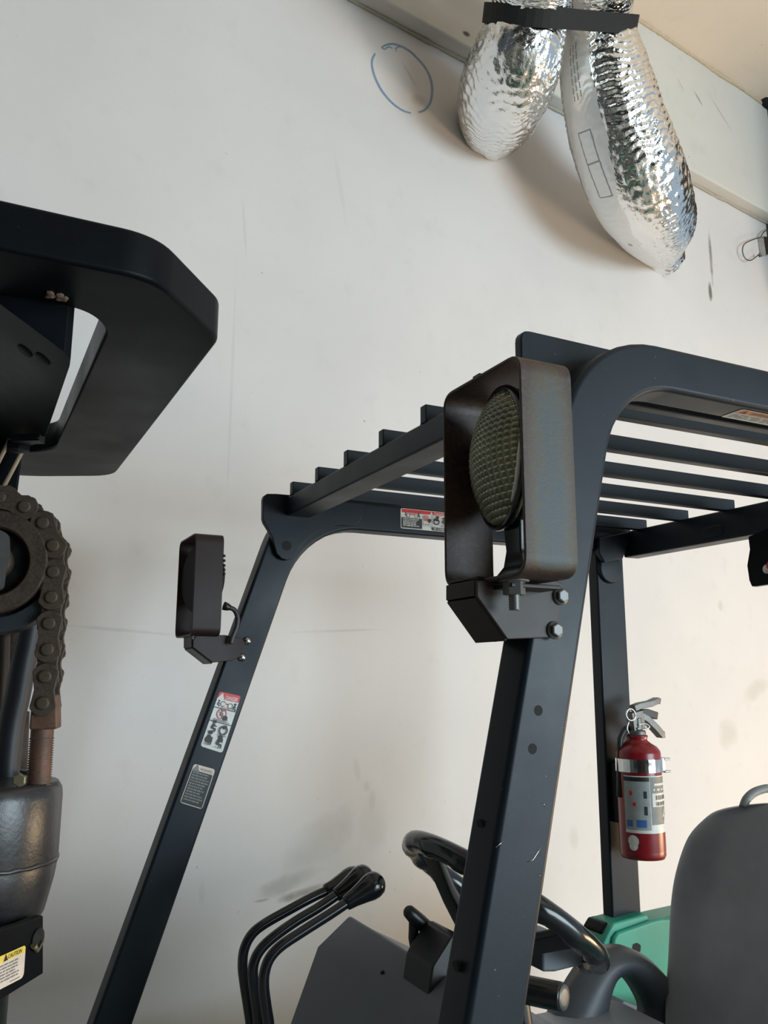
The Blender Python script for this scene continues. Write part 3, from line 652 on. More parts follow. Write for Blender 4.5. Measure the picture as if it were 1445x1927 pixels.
# --- seat
SP, SN = V((1.585, 1.5, H-.66)), V((1, 0, -.45)).normalized()    # reclined plane of the backrest face
ed = [(1320, 1521), (1298, 1538), (1280, 1565), (1266, 1598), (1255, 1632), (1247, 1668), (1243, 1715), (1242, 1770), (1240, 1820), (1236, 1870), (1237, 1930), (1240, 2010), (1242, 2080)]
L = [PN(x, y, SP, SN) for x, y in ed]
zs = [p.z for p in L]; loops = []
topz = PN(1400, 1512, SP, SN).z
levels = [(topz+.006, .02)]+[(p.z, p.y-1.5) for p in L]
upv = V((.45, 0, 1)).normalized(); 
for i, (z, hw) in enumerate(levels):
    fx = 1.585+(z-(H-.66))*.45; th = .11 if i > 1 else (.03 if i == 0 else .07); lp = []
    for k in range(17):                    # front, across the width, bolsters proud at both sides
        s_ = -1+2*k/16; bol = -.045*max(0, (abs(s_)-.5)/.5)**1.2*(1 if i > 2 else .3)+.05*max(0, (abs(s_)-.86)/.14)**2
        lp.append(V((fx+.028+bol, 1.5+s_*hw, z)))
    for k in range(9):
        s_ = 1-2*k/8; lp.append(V((fx+.03+th*(1-.35*abs(s_)**3), 1.5+s_*hw*.97, z)))
    loops.append(lp)
b = MB(); b.loft(loops, smooth=True); seat = b.build('seat', M['seat'], truck, subsurf=2); plabel(seat, 'grey vinyl seat backrest with side bolsters')
b = MB(); b.loft([[V((1.22+sx*.26*k, 1.5+sy*.25*k, z)) for sx, sy in ((-1, -1), (1, -1), (1, 1), (-1, 1))] for z, k in ((.78, .9), (.80, 1), (.885, 1), (.90, .9))], smooth=False); b.build('seat_cushion', M['seat'], seat, bevel=.02, seg=3)
# grab loop behind the seat
Yg = 1.56
outer = [(1398, 1520), (1404, 1505), (1416, 1493), (1432, 1486), (1450, 1484), (1500, 1490), (1540, 1520)]
b = MB(); b.tube(smooth_path([PY(x, y, Yg+.02) for x, y in outer], 6), .0105, 12); plabel(b.build('grab_loop', M['seatgrey'], seat), 'light grey grab loop on top of the seat')
# hip restraint loop on the far side of the seat
Yh = 1.70
oo = [(1030, 1950), (1060, 1885), (1092, 1830), (1118, 1800), (1147, 1785), (1180, 1783), (1210, 1796), (1236, 1818), (1262, 1850), (1270, 1900), (1262, 1950), (1240, 1985), (1190, 2000), (1130, 2000), (1080, 1985)]
ii = [(1145, 1945), (1141, 1900), (1143, 1870), (1150, 1846), (1160, 1837), (1172, 1836), (1185, 1845), (1198, 1862), (1209, 1882), (1215, 1900), (1212, 1920), (1200, 1937), (1185, 1946), (1170, 1950), (1157, 1950)]
O = [PY(x, y, Yh) for x, y in oo]; I = [PY(x, y, Yh) for x, y in ii]
O = smooth_path(O, 3, True); I = smooth_path(I, 3, True); n = len(O)
def shift(l, dy, k): 
    return [V((p.x, p.y+dy, p.z)) for p in l]
def lerp(a, b_, t): return [p*(1-t)+q*t for p, q in zip(a, b_)]
rings = [shift(lerp(O, I, .0), .0, 1), shift(lerp(O, I, .18), -.035, 1), shift(lerp(O, I, .5), -.048, 1), shift(lerp(O, I, .85), -.03, 1), I, shift(I, .03, 1), shift(O, .03, 1)]
b = MB(); fs = []; vs = [q for r_ in rings for q in r_]; R_ = len(rings)
for i in range(R_):
    for k in range(n): fs.append([i*n+k, i*n+(k+1) % n, ((i+1) % R_)*n+(k+1) % n, ((i+1) % R_)*n+k])
b.add(vs, fs, 0, True); plabel(b.build('hip_restraint', M['seatdark'], seat), 'moulded dark grey hip restraint with an opening')
# --- green body behind the seat, chassis and wheels below the frame
b = MB(); b.ext([PY(x, y, 2.06) for x, y in ((1135, 1775), (1150, 1745), (1156, 1737), (1218, 1720), (1224, 1733), (1300, 1716), (1480, 1700), (1480, 2150), (1120, 2150))], (0, .09, 0)); gp = b.build('rear_cover', M['green'], truck, bevel=.008, seg=3); plabel(gp, 'green painted rear body cover')
b = MB(); b.ext([PY(x, y, 2.045) for x, y in ((1150, 1800), (1157, 1765), (1165, 1755), (1226, 1733), (1246, 1728), (1300, 1728), (1300, 1980), (1140, 1980))], (0, .02, 0)); b.build('raised_panel', M['green'], gp, bevel=.009, seg=3)
b = MB(); c0_, c1_ = PY(1194, 1781, 2.044), PY(1203, 1787, 2.044); b.ext(round_poly([PY(x, y, 2.044) for x, y in ((1190, 1787), (1191, 1777), (1199, 1774), (1206, 1779), (1205, 1792))], .004), (0, .003, 0)); b.build('grip_recess', M['dark'], gp)
b = MB(); b.ext([PY(x, y, 1.9) for x, y in ((1135, 1915), (1175, 1884), (1215, 1900), (1300, 1900), (1300, 2000), (1120, 2000))], (0, .05, 0)); b.build('side_tray', M['cowl'], gp, bevel=.004)
b = MB(); b.box((.42, .86, .22), (2.45, 2.14, .66)); b.build('chassis', M['green'], truck, bevel=.03, seg=3)
for x, r_ in ((.62, .30), (2.05, .26)):
    for y0, y1 in ((.80, 1.0), (2.0, 2.2)):
        b = MB(); b.lathe((x, y0, r_), (0, 1, 0), [(0, 0), (r_*.55, .0), (r_*.6, .02), (r_*.95, .01), (r_, .03), (r_, y1-y0-.03), (r_*.95, y1-y0-.01), (r_*.6, y1-y0-.02), (0, y1-y0)], 32); b.build('wheel', M['blackplastic'], truck)

# --- mast: crosshead frame with slot
ZM = H+.45; TM = .058
oo = [(p.x, p.y) for p in round_poly([V((x, y, 0)) for x, y in ((-.42, .935), (.166, .935), (.280, 1.075), (.280, 1.965), (.10, 2.063), (-.42, 2.065))], [0, .04, .022, .05, .06, 0], 8)]
ii = [(p.x, p.y) for p in round_poly([V((x, y, 0)) for x, y in ((-.42, 1.055), (.103, 1.058), (.137, 1.105), (.137, 1.77), (.095, 1.825), (-.42, 1.83))], [0, .028, .028, .03, .03, 0], 8)]
O = [V((x, y, ZM)) for x, y in oo]; I = [V((x, y, ZM)) for x, y in ii]; up_ = V((0, 0, TM)); n = len(O)
b = MB(); vs = O+[p+up_ for p in O]+I+[p+up_ for p in I]; fs = []
for k in range(n-1):
    fs += [[k, k+1, n+k+1, n+k], [2*n+k, 3*n+k, 3*n+k+1, 2*n+k+1], [k, 2*n+k, 2*n+k+1, k+1], [n+k, n+k+1, 3*n+k+1, 3*n+k]]
fs += [[0, n, 3*n, 2*n], [n-1, 3*n-1, 4*n-1, 2*n-1]]
b.add(vs, fs); ch = b.build('mast_crosshead', M['mast'], truck, bevel=.006, seg=3); plabel(ch, 'black painted steel mast crosshead with a long slot')
b = MB(); c = PZ(107, 558, ZM-.001); rr = random.Random(3)
for k in range(16):
    an = k/16*2*math.pi
for k in range(8):
    p = c+V((rr.uniform(-.009, .009), rr.uniform(-.007, .007), -rr.uniform(-.001, .001))); b.lathe(p, (rr.uniform(-.4, .4), rr.uniform(-.4, .4), -1), [(0, .002), (.0035, .0015), (.005, 0), (.003, -.003)], 6, smooth=False)
plabel(b.build('dirt_clod', plain('dry_mud', srgb(120, 98, 84), .9), ch), 'lump of dry mud stuck to the crosshead')
# inner crosshead hanging in the slot
zi = H+.385
pp = [(-50, 535, .066), (0, 572, .054), (60, 616, .032), (122, 662, .006), (133, 675, 0), (131, 690, 0), (88, 815, 0), (78, 832, 0), (62, 838, 0), (40, 841, 0), (-120, 835, 0), (-160, 640, .03)]
q0, q1, q2 = PZ(0, 572, zi+.054), PZ(133, 675, zi), PZ(78, 832, zi); QN = (q1-q0).cross(q2-q0).normalized()
lowp = [PN(x, y, q1, QN) for x, y, dz in pp]
b = MB(); b.prism(lowp, [V((p.x, p.y, max(ZM+.012, p.z+.002))) for p in lowp]); ic = b.build('inner_crosshead', M['mast'], truck, bevel=.004)
for q in ((47, 660), (80, 675)):
    b = MB(); b.lathe(PN(*q, q1, QN), QN if QN.z < 0 else -QN, [(.011, -.002), (.011, .0016), (0, .0016)], 20); b.build('bolt_hole_shade', M['dark'], ic)
b = MB(); b.obox(PZ(53, 826, zi-.006), V((.02, -.012, 0)), V((.005, .009, 0)), V((0, 0, .006))); b.lathe(PZ(35, 833, zi-.004), (0, 0, -1), [(.02, 0), (.02, .014), (0, .016)], 6, smooth=False); b.build('lock_tab', M['mast'], ic)
# mast rail and its two light edging strips behind the sheave
b = MB(); b.ext([PY(x, y, 1.66) for x, y in ((-90, 800), (44, 800), (40, 873), (22, 1010), (-20, 1500), (-90, 1500))], (0, .12, 0)); rail = b.build('mast_rail', M['mast'], truck, bevel=.004)
for a_, c_ in (((47, 840), (6, 918)), ((20, 824), (-8, 880))):
    p, q = PY(*a_, 1.60), PY(*c_, 1.60); b = MB(); b.tube([p, q], .0036, 8); plabel(b.build('edge_strip', M['tan'], rail), 'thin tan edging strip')
# sheave assembly, turned a little about the vertical
AX = V((math.sin(math.radians(14)), math.cos(math.radians(14)), 0)); AP = PY(90, 1180, 1.20)
def PC(x, y, d=0): return PN(x, y, AP+AX*d, AX)
sc0 = PC(-13, 1057); Rs = (PC(91, 1050)-sc0).length
b = MB(); b.lathe(sc0, AX, [(Rs*.64, .014), (Rs*.655, -.003), (Rs*.69, -.0065), (Rs*.97, -.007), (Rs, -.0045), (Rs, .006), (Rs*.86, .010), (Rs*.86, .034), (Rs, .038), (Rs, .045), (Rs*.64, .045)], 72, closed=True, smooth=False)
sh = b.build('chain_sheave', M['chain'], truck); plabel(sh, 'worn brown chain sheave')
b = MB(); b.lathe(sc0, AX, [(Rs*.68, .012), (0, .012)], 40); b.build('sheave_recess', M['dark'], sh)
b = MB(); b.lathe(sc0, AX, [(Rs*.36, .014), (Rs*.36, -.004), (Rs*.30, -.012), (0, -.012)], 36); b.build('sheave_hub', M['chain'], sh)
b = MB(); b.ext(round_poly([PC(x, y, -.02) for x, y in ((-60, 1000), (-8, 994), (15, 1004), (16, 1050), (8, 1075), (4, 1108), (-60, 1120))], .006), AX*.012); plabel(b.build('axle_keeper', M['greymetal'], sh), 'grey steel axle keeper')
b = MB(); gl = []; 
for k in range(15):
    an = math.radians(-115+k*8.2); gl.append((math.cos(an), math.sin(an)))
hx = V((AX.y, -AX.x, 0)); zz = V((0, 0, 1))
A1 = [sc0+(hx*c_+zz*s_)*Rs*1.05 for c_, s_ in gl if s_ < -.38]; A2 = [sc0+(hx*c_+zz*s_)*Rs*1.36 for c_, s_ in gl if s_ < -.38]
b.prism([p+AX*.012 for p in A1+A2[::-1]], [p+AX*.06 for p in A1+A2[::-1]]); b.build('sheave_guard', M['hose'], sh, bevel=.002)
# lift chain: figure-eight side plates as pieces of their own
pins = [PC(x, y, -.004) for x, y in ((-42, 945), (0, 936), (44, 953), (81, 984), (100, 1027), (100.5, 1076), (97, 1124), (92.6, 1173), (89.5, 1222), (85, 1273), (80.5, 1325))]
pitch = (pins[8]-pins[7]).length
def plate_loop(r, waist, n=9):
    out = []
    for k in range(n): a_ = math.radians(105+k*(150/(n-1))); out.append((r*math.cos(a_), r*math.sin(a_)))
    out.append((.5, -waist))
    for k in range(n): a_ = math.radians(-75+k*(150/(n-1))); out.append((1+r*math.cos(a_), r*math.sin(a_)))
    out.append((.5, waist)); return out
def link_mesh(name, mat, r, waist, th, pin=True):
    b = MB(); lp = smooth_path([V((x*pitch, 0, z*pitch)) for x, z in plate_loop(r, waist)], 2, True); b.ext(lp, (0, th, 0))
    if pin:
        for x in (0, pitch): b.lathe((x, 0, 0), (0, -1, 0), [(.25*pitch, 0), (.25*pitch, .003), (.20*pitch, .0045), (0, .0045)], 18)
    o = b.build(name, mat, None, bevel=.0012); return o
core = MB()                                # rollers and inner plates, one continuous run
for i in range(len(pins)):
    core.lathe(pins[i]+AX*.004, AX, [(pitch*.30, 0), (pitch*.30, .040), (0, .040)], 16)
chain = core.build('lift_chain', M['chain'], truck); plabel(chain, 'brown rusty lift chain')
def place(o, p, q, d):
    x_ = (q-p).normalized(); z_ = x_.cross(AX).normalized(); y_ = AX.copy()
    mt = Matrix.Identity(4); z_ = x_.cross(y_)
    for r_ in range(3): mt[r_][0], mt[r_][1], mt[r_][2] = x_[r_], y_[r_], z_[r_]
    mt.translation = p+AX*d-ORG[truck.name]; o.parent = chain; o.matrix_local = mt
outer_src = None; inner_src = None
for i in range(len(pins)-1):
    outer = (i % 2 == 1)
    for d in ((0.0, .044) if outer else (.006, .036)):
        if outer:
            if outer_src is None: outer_src = o = link_mesh('chain_plate', M['chain'], .50, .37, .0055)
            else: o = outer_src.copy(); COL.objects.link(o)
        else:
            if inner_src is None: inner_src = o = link_mesh('chain_plate', M['chain'], .50, .37, .0055, False)
            else: o = inner_src.copy(); COL.objects.link(o)
        place(o, pins[i], pins[i+1], d)
# clevis and threaded anchor rod
b = MB(); cl = [PC(x, y, .004) for x, y in ((60, 1307), (107, 1307), (108, 1372), (54, 1374))]; b.ext(cl, AX*.036); cv = b.build('clevis', M['thread'], truck, bevel=.003); plabel(cv, 'rust-red clevis block')
t0, t1 = PC(80, 1370, .022), PC(72, 1488, .022); N = 52
b = MB(); b.tube([t0+(t1-t0)*k/N for k in range(N+1)], [(.0143 if k < 9 else (.0158 if k % 2 else .0134)) for k in range(N+1)], 18); plabel(b.build('anchor_rod', M['thread'], cv), 'rusty threaded anchor rod')
# second chain seen behind, in the gap
def PD(x, y): return PY(x, y, 1.66)
b = MB(); q = [PD(34, 1180), PD(30, 1220), PD(27, 1262), PD(24, 1300), PD(22, 1335)]
for i in range(4): b.tube([q[i], q[i]*.5+q[i+1]*.5, q[i+1]], [.026, .019, .026], 12)
b.ext([PD(x, y) for x, y in ((6, 1318), (46, 1318), (42, 1343), (4, 1343))], (0, .04, 0)); b.tube([PD(26, 1340), PD(20, 1480)], .026, 12); b.build('far_lift_chain', M['chain'], truck)
# hoses
def hose(name, pts, Y, r): b = MB(); b.tube(smooth_path([PY(x, y, Y) for x, y in pts], 6), r, 14); return b.build(name, M['hose'], truck)
hose('hydraulic_hose', ((74, 1110), (64, 1150), (55, 1200), (44, 1250), (33, 1310), (24, 1350), (16, 1410), (10, 1480)), 1.33, .0175)
hose('hydraulic_hose', ((-2, 1190), (-4, 1260), (-8, 1330), (-12, 1400), (-14, 1480)), 1.38, .016)
b = MB(); b.ext([PY(x, y, 1.36) for x, y in ((0, 1400), (28, 1392), (34, 1400), (38, 1450), (55, 1452), (58, 1480), (0, 1485))], (0, .03, 0)); b.build('hose_clamp', M['mast'], truck, bevel=.003)
bolt(PC(38, 1467, -.012), -AX, .0085, .007, M['zinc'], truck, 'hex_bolt', False)
# cast cylinder head and tube
cc = PC(-26, 1490, .05); R0 = (PC(116, 1500, .05)-cc).length
zt_ = PC(60, 1476, .05).z
z_of = lambda y: PC(100, y, .05).z-zt_
b = MB(); b.lathe(V((cc.x, cc.y, zt_)), (0, 0, 1), [(0, .004), (R0*.55, .004), (R0*.93, .004), (R0*.985, -.004), (R0, -.014), (R0, z_of(1605)), (R0*.985, z_of(1612)), (R0*.99, z_of(1622)), (R0*.965, z_of(1650)), (R0*.87, z_of(1712)), (R0*.83, z_of(1722)), (R0*.78, z_of(1727)), (R0*.5, z_of(1728)), (R0*.5, z_of(2400))], 56)
cy = b.build('lift_cylinder', M['cast'], truck); plabel(cy, 'thickly painted glossy cast cylinder head')
b = MB(); N = 60; pts = []; rr = random.Random(5)
for k in range(N):
    an = 2*math.pi*k/N; pts.append(V((cc.x+math.cos(an)*R0*.978, cc.y+math.sin(an)*R0*.978, zt_+z_of(1614)+rr.uniform(-.001, .001))))
b.tube(pts, [.0034+rr.uniform(-.0006, .0008) for _ in range(N)], 8, closed=True); b.build('weld_bead', M['cast'], cy)
# caution bracket
BD_ = V((.60, .80, 0)); BN = V((.80, -.60, 0)); BP = PY(82, 1780, 1.20)
def PB(x, y, d=0): return PN(x, y, BP+BN*d, BN)
b = MB(); b.ext([PB(x, y) for x, y in ((82, 1722), (82, 1832), (0, 1883), (-60, 1920), (-60, 1772), (0, 1750), (40, 1738))], -BN*.012); cbk = b.build('caution_bracket', M['mast'], truck, bevel=.002)
b = MB(); b.lathe(PB(71, 1767, .0008), BN, [(.0125, 0), (.0125, .0012), (0, .0012)], 22); b.build('bolt_hole_shade', M['dark'], cbk)
b = MB(); b.tube([PB(x, y, .004) for x, y in ((63, 1779), (67, 1784), (70, 1790), (75, 1783), (81, 1770))], [.004, .003, .0022, .0016, .0016], 8); b.build('split_pin', M['zinc'], cbk)
d = Decal(PB(-26, 1811), PB(47.5, 1778), PB(43.5, 1839), PB(-26, 1875), BN)
d.rect(0, 0, 1, 1, 'cream', .006).rect(0.0, 0.0, 1, .22, 'yellow', .004).tri(.47, .12, .0045, 'black').text('CAUTION', .53, .05, .90, .18, 'black', .2).textlines(.10, .30, .88, .86, 6, 'grey', .45, seed=41).textlines(.6, .90, .92, .95, 1, 'grey', seed=42)
plabel(d.build('caution_sticker', cbk), 'yellow and white CAUTION sticker')

# ------------------------------------------------------------------ fire extinguisher
e0 = PY(1206, 1613, 2.005); e1 = PY(1203, 1383, 2.005); ez = e0.z; hh = e1.z-e0.z; ER = (PY(1240, 1550, 2.005)-PY(1170, 1550, 2.005)).length/2*.92
EX = V(((e0.x+e1.x)/2, 2.005, ez))
ext = thing('fire_extinguisher', EX, 'red fire extinguisher clamped to the far rear pillar of the forklift', 'fire extinguisher')
b = MB(); b.lathe(EX, (0, 0, 1), [(0, 0), (ER*.93, 0), (ER, .010), (ER*.985, .018), (ER, .024), (ER, hh*.85), (ER*.97, hh*.875), (ER*.85, hh*.905), (ER*.62, hh*.93), (ER*.45, hh*.955), (ER*.43, hh*.97), (ER*.47, hh*.985), (ER*.47, hh*1.0), (0, hh*1.0)], 40); b.build('cylinder', M['red'], ext)
def band(z0, z1, a0, a1, mat_i, b, k=1.006, n=16):
    vs = []
    for i in range(n+1):
        a_ = math.radians(a0+(a1-a0)*i/n)
        for z in (z0, z1): vs.append(EX+V((math.cos(a_)*ER*k, math.sin(a_)*ER*k, z)))
    b.add(vs, [[2*i, 2*i+2, 2*i+3, 2*i+1] for i in range(n)], mat_i, True)
def zl(y): return PY(1205, y, 2.005).z-ez
b = MB(); A0, A1_ = 185, 345
CM = ['white', 'grey', 'black', 'blue', 'stred', 'lab']
band(zl(1562), zl(1456), A0, A1_, 0, b, 1.004); band(zl(1556), zl(1458), A0, 252, 5, b, 1.008); band(zl(1466), zl(1458), A0, 252, 2, b, 1.012)
band(zl(1530), zl(1458), 254, 340, 1, b, 1.008); band(zl(1546), zl(1530), 254, 300, 1, b, 1.008)
band(zl(1513), zl(1488), 258, 340, 0, b, 1.012)
for y0, y1 in ((1500, 1492), (1511, 1504)):
    a_ = 268
    rr = random.Random(y0)
    while a_ < 335: w_ = rr.choice((2, 4, 6)); band(zl(y0), zl(y1), a_, a_+w_, 2, b, 1.016, 2); a_ += w_+2
for (y0, y1, p, q, m_) in ((1550, 1538, 190, 206, 3), (1551, 1537, 216, 240, 3), (1497, 1484, 236, 244, 2), (1528, 1512, 236, 244, 2), (1512, 1505, 208, 216, 4), (1492, 1484, 200, 208, 4), (1470, 1474, 265, 320, 0), (1480, 1483, 262, 330, 0)): band(zl(y0), zl(y1), p, q, m_, b, 1.016, 4)
for s0, s1, z0, z1 in ((292, 330, 1532, 1484), (300, 335, 1540, 1505)):   # white lightning strokes of the print
    vs = []
    for i in range(9):
        t = i/8; a_ = s0+(s1-s0)*t; zc = z0+(z1-z0)*t
        for da in (-2.5, 2.5): vs.append(EX+V((math.cos(math.radians(a_+da))*ER*1.02, math.sin(math.radians(a_+da))*ER*1.02, zl(zc))))
    b.add(vs, [[2*i, 2*i+2, 2*i+3, 2*i+1] for i in range(8)], 0, True)
plabel(b.build('label', [M[c] for c in CM], ext, recalc=False, weld=False), 'grey and white printed label')
b = MB()
for c_, r_ in ((1577, .016), (1586, .013)):
    vs = [EX+V((math.cos(math.radians(205))*ER*1.012, math.sin(math.radians(205))*ER*1.012, zl(c_)))]
    for k in range(16):
        a_ = 205+math.degrees(r_/ER)*math.cos(k/16*2*math.pi); vs.append(EX+V((math.cos(math.radians(a_))*ER*1.012, math.sin(math.radians(a_))*ER*1.012, zl(c_)+r_*math.sin(k/16*2*math.pi))))
    b.add(vs, [[0, 1+k, 1+(k+1) % 16] for k in range(16)], 0)
b.build('inspection_sticker', M['white'], ext, recalc=False)
b = MB(); b.lathe(EX+V((0, 0, zl(1450))), (0, 0, 1), [(ER*1.01, 0), (ER*1.05, 0), (ER*1.05, zl(1426)-zl(1450)), (ER*1.01, zl(1426)-zl(1450))], 40, closed=True, smooth=False); cl_ = b.build('clamp_band', M['chrome'], ext); plabel(cl_, 'shiny steel clamp band')
lt = PY(1238, 1438, 1.99); b = MB(); b.box(lt+V((-.016, -.014, -.02)), lt+V((.014, .014, .02))); b.box(lt+V((.012, -.016, .012)), lt+V((.036, .012, .018))); b.box(lt+V((.012, -.016, -.024)), lt+V((.036, .012, -.018))); b.tube([lt+V((.022, 0, -.02)), lt+V((.022, 0, .018))], .006, 8); b.build('latch', M['steel'], cl_, bevel=.002)
b = MB(); b.lathe(EX+V((0, 0, hh)), (0, 0, 1), [(ER*.40, 0), (ER*.40, .012), (ER*.28, .016), (ER*.26, .05), (0, .05)], 24); b.obox(PY(1196, 1357, 2.005), V((.022, 0, .004)), V((0, .014, 0)), V((-.004, 0, .028))); vl = b.build('valve', M['greymetal'], ext, bevel=.002)
def strip(pts, hw, mat, name, th=.006, par=ext):
    P = [PY(x, y, 2.005) for x, y in pts]; b = MB(); L = []
    for i, p in enumerate(P):
        t = (P[min(i+1, len(P)-1)]-P[max(i-1, 0)]).normalized(); nn = t.cross(V((0, 1, 0)))*th; w_ = hw[i] if isinstance(hw, list) else hw
        L.append([p+V((0, w_, 0))+nn, p+V((0, -w_, 0))+nn, p+V((0, -w_, 0))-nn, p+V((0, w_, 0))-nn])
    b.loft(L, smooth=False); return b.build(name, mat, par, bevel=.002)
strip(((1190, 1333), (1202, 1328), (1222, 1324), (1235, 1318), (1240, 1320)), [.012, .012, .013, .013, .008], M['greymetal'], 'top_lever', .009)
strip(((1200, 1345), (1214, 1352), (1230, 1368), (1243, 1383), (1248, 1382)), [.012, .013, .014, .013, .008], M['greymetal'], 'carry_handle', .010)
strip(((1205, 1342), (1215, 1341), (1233, 1347)), [.010, .012, .012], M['black'], 'handle_grip', .011)
b = MB(); c = PY(1187, 1345, 1.975); b.tube([c+V((math.cos(k/20*2*math.pi)*.0165, .002*math.sin(k/5), math.sin(k/20*2*math.pi)*.0165)) for k in range(20)], .003, 8, closed=True); b.build('pull_ring', M['steel'], ext)
b = MB(); b.tube(smooth_path([PY(x, y, 1.99) for x, y in ((1198, 1371), (1210, 1373), (1222, 1368), (1214, 1362), (1200, 1364))], 4), .0026, 6); b.build('safety_wire', M['steel'], ext)
b = MB(); b.tube(smooth_path([PY(x, y, 1.985) for x, y in ((1184, 1356), (1180, 1370), (1184, 1382))], 4), .002, 6); b.build('safety_wire', M['steel'], ext)
b = MB(); b.box((EX.x-.03, EX.y+ER*.92, ez+hh*.25), (EX.x+.03, 2.0975, ez+hh*.75)); b.build('wall_bracket', M['mast'], ext, bevel=.002)
# hose nozzle
b = MB(); b.tube(smooth_path([PY(x, y, 2.02) for x, y in ((1190, 1370), (1178, 1372), (1169, 1385), (1166, 1405), (1166, 1500))], 5), .009, 10); b.build('nozzle_hose', M['black'], ext)

# ------------------------------------------------------------------ foil ducts
def duct(name, ctrl, label, seed, printed=False):
    """ctrl: (px, py, distance in front of wall, radius, squash towards the wall)"""
    P = [PW(x, y, off) for x, y, off, r, q in ctrl]; path = smooth_path(P, 26)
    rad = smooth_path([V((r, q, 0)) for x, y, off, r, q in ctrl], 26)
    M_ = len(path); n = 210; org = path[0].copy(); rings = []; u = None
    L = 0; lens = [0]
    for i in range(1, M_): L += (path[i]-path[i-1]).length; lens.append(L)
    K = int(L/.0062); vs = []; fs = []; mi = []
    import bisect
    prev = None
    for k in range(K+1):
        s = L*k/K; i = min(max(bisect.bisect(lens, s)-1, 0), M_-2); f = (s-lens[i])/max(1e-9, lens[i+1]-lens[i])
        p = path[i].lerp(path[i+1], f); rr = rad[i].lerp(rad[i+1], f); a_ = path[max(i-3, 0)]; c_ = path[min(i+4, M_-1)]; t = (c_-a_).normalized()
        if prev is None: u = (NW-t*NW.dot(t)).normalized()
        else: u = (prev-t*prev.dot(t)).normalized()
        prev = u; w_ = t.cross(u)
        for j in range(n):
            an = 2*math.pi*j/n; dv = u*math.cos(an)+w_*math.sin(an)
            fl = mnoise.noise(V((math.cos(an)*1.5+seed, math.sin(an)*1.5, s*3.2)))
            wr = mnoise.noise(V((math.cos(an)*4+seed, math.sin(an)*4, s*16)))
            ph = s/.030+mnoise.noise(V((math.cos(an)*2.6, math.sin(an)*2.6+seed, s*3.5)))*1.6
            rid = abs(math.sin(ph*math.pi))**.6-.5
            fine = mnoise.noise(V((math.cos(an)*9+seed, math.sin(an)*9, s*46)))
            smoothside = .35 if (printed and 5.15 < (an % (2*math.pi)) < 6.28) else 1.0
            R = rr.x*(1+.035*fl+(.018*wr+.019*fine)*smoothside)+.0064*rid*smoothside
            vs.append(p+dv*R)
    for k in range(K):
        for j in range(n):
            fs.append([k*n+j, k*n+(j+1) % n, (k+1)*n+(j+1) % n, (k+1)*n+j])
    b = MB(); b.add(vs, fs, 0, True); b.add(vs[-n:], [list(range(n))], 0, True)
    if printed:
        for fi in range(len(fs)):
            j = fi % n; an = 2*math.pi*(j+.5)/n; k = fi//n
            edge = 5.30+.12*math.sin(k*.035)+.12*mnoise.noise(V((k*.06, 0, 1)))
            if edge < an < 6.25 and k > K*.16 and k < K*.93:
                b.mi[fi] = 1; ja = int(5.50/(2*math.pi)*n); jb = ja+10; k0, k1 = int(K*.44), int(K*.55)
                if (k in (k0, k1, (k0+k1)//2) and ja <= j <= jb) or (j in (ja, jb) and k0 <= k <= k1): b.mi[fi] = 2
                elif int(K*.30) < k < int(K*.39) and j in (ja+1, ja+4, ja+7) and (k*7+j) % 5: b.mi[fi] = 2
                elif int(K*.66) < k < int(K*.675) and ja+3 < j < ja+7: b.mi[fi] = 2
    o = b.build(name, [M['foil'], M['foilp'], M['print']], None, org=org, weld=False); o.location = org; tag(o, label, 'air duct', 'foil ducts'); return o, org
strap_y = 38
dl, org1 = duct('flexible_duct', [(1022, -170, .95, .175, 1), (1012, -70, .74, .172, 1), (996, 30, .58, .158, 1), (976, 100, .50, .182, 1), (954, 160, .36, .196, 1), (938, 204, .19, .188, 1), (930, 230, .07, .165, 1), (927, 240, .006, .150, 1)], 'silver foil duct with the shorter bend, left of the strapped pair', 1.3)
dr, org2 = duct('flexible_duct', [(1138, -170, .95, .175, 1), (1134, -70, .76, .172, 1), (1124, 30, .60, .146, 1), (1134, 130, .55, .190, 1), (1162, 245, .50, .215, 1), (1200, 345, .44, .226, 1), (1231, 412, .28, .198, 1), (1240, 447, .14, .150, 1), (1243, 466, .06, .120, 1), (1245, 480, .006, .124, 1)], 'longer silver foil duct with a pale printed side, right of the strapped pair', 5.1, True)
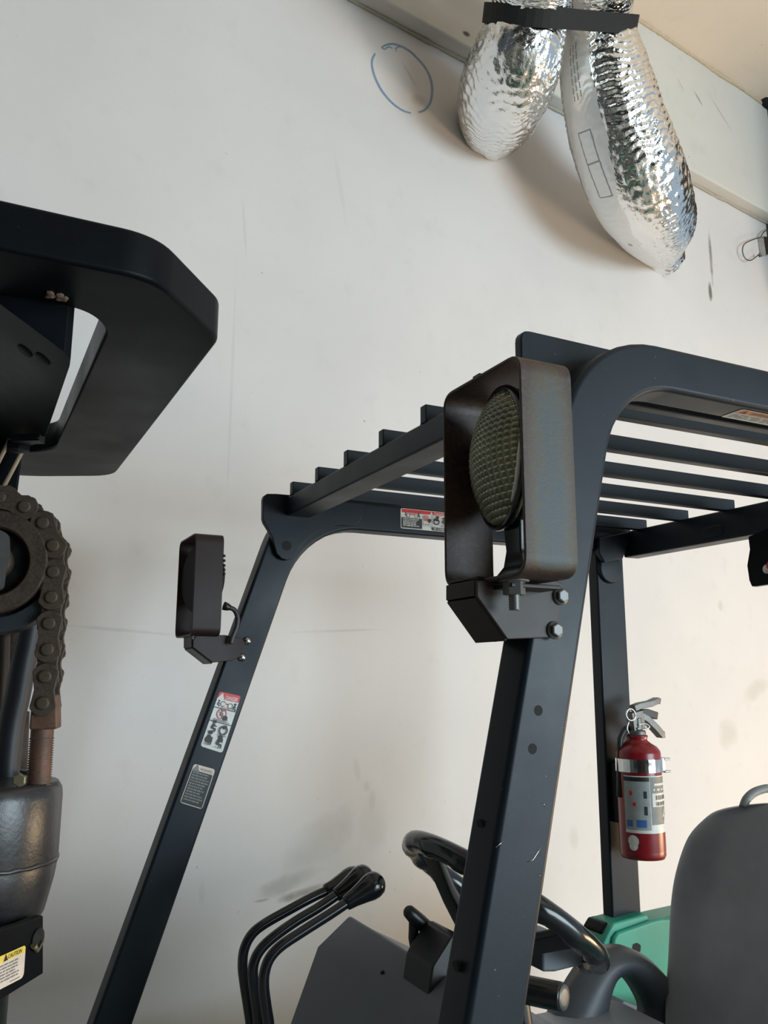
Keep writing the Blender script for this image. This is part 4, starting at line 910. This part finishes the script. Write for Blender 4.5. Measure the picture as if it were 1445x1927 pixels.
# faint print boxes on the long duct
# strap round both ducts
cA, cB = PW(996, 30, .58), PW(1123, 40, .60); tA = (PW(975, 90, .48)-PW(1000, -20, .66)).normalized()
axs = (cB-cA); h_ = axs.normalized(); dpt = tA.cross(h_).normalized()
dpt = (CAM-cA).normalized(); dpt = (dpt-h_*dpt.dot(h_)).normalized()
loop = []
rA, rB = .190, .176
for k in range(19): a_ = math.radians(90+k*10); loop.append(cA+h_*rA*math.cos(a_)+dpt*rA*math.sin(a_))
for k in range(19): a_ = math.radians(-90+k*10); loop.append(cB+h_*rB*math.cos(a_)+dpt*rB*math.sin(a_))
wv_ = h_.cross(dpt).normalized(); hw = .037; th = .006; n = len(loop); cen = (cA+cB)/2
O_ = [p+wv_*hw for p in loop]; U_ = [p-wv_*hw for p in loop]
inn = lambda l: [p-(p-cen).normalized()*th for p in l]
b = MB(); b.loft([O_, U_, inn(U_), inn(O_), O_], smooth=False, caps=False)
st = b.build('strap', M['strap'], None, org=cA); st.location = cA; tag(st, 'black webbing strap tied round both silver foil ducts', 'strap')
# ------------------------------------------------------------------ small clip on the wall
cp_ = PW(1440, 464, .02); clip = thing('cable_clip', cp_, 'small grey metal clip with a thin wire loop on the white wall under the beam', 'cable clip')
b = MB(); q = [PW(x, y, .0) for x, y in ((1425, 449), (1448, 452), (1450, 480), (1430, 484))]; b.ext(q, -NW*.04); b.build('clip_body', M['steel'], clip, bevel=.004)
b = MB(); b.tube(smooth_path([PW(x, y, .035) for x, y in ((1432, 446), (1414, 452), (1400, 460), (1397, 473), (1402, 486), (1412, 490), (1424, 482), (1430, 476))], 6), .0035, 8); b.tube(smooth_path([PW(x, y, .03) for x, y in ((1431, 446), (1438, 436), (1450, 430))], 4), .0035, 8)
b.lathe(PW(1431, 481, .045), -NW, [(.008, -.01), (.008, .004), (0, .006)], 10); b.build('wire_loop', M['greymetal'], clip)
b = MB(); p = PW(1443, 190, .10); b.lathe(p+V((.02, 0, .02)), DW, [(0, -.10), (.05, -.09), (.07, -.04), (.07, .3), (0, .3)], 20); o = b.build('black_piece', M['blob'], None, org=p); o.location = p; tag(o, 'end of a black pipe in the corner above the white beam', 'piece')  # rounded black piece added for the dark spot at the beam's end
bpy.context.view_layer.update()
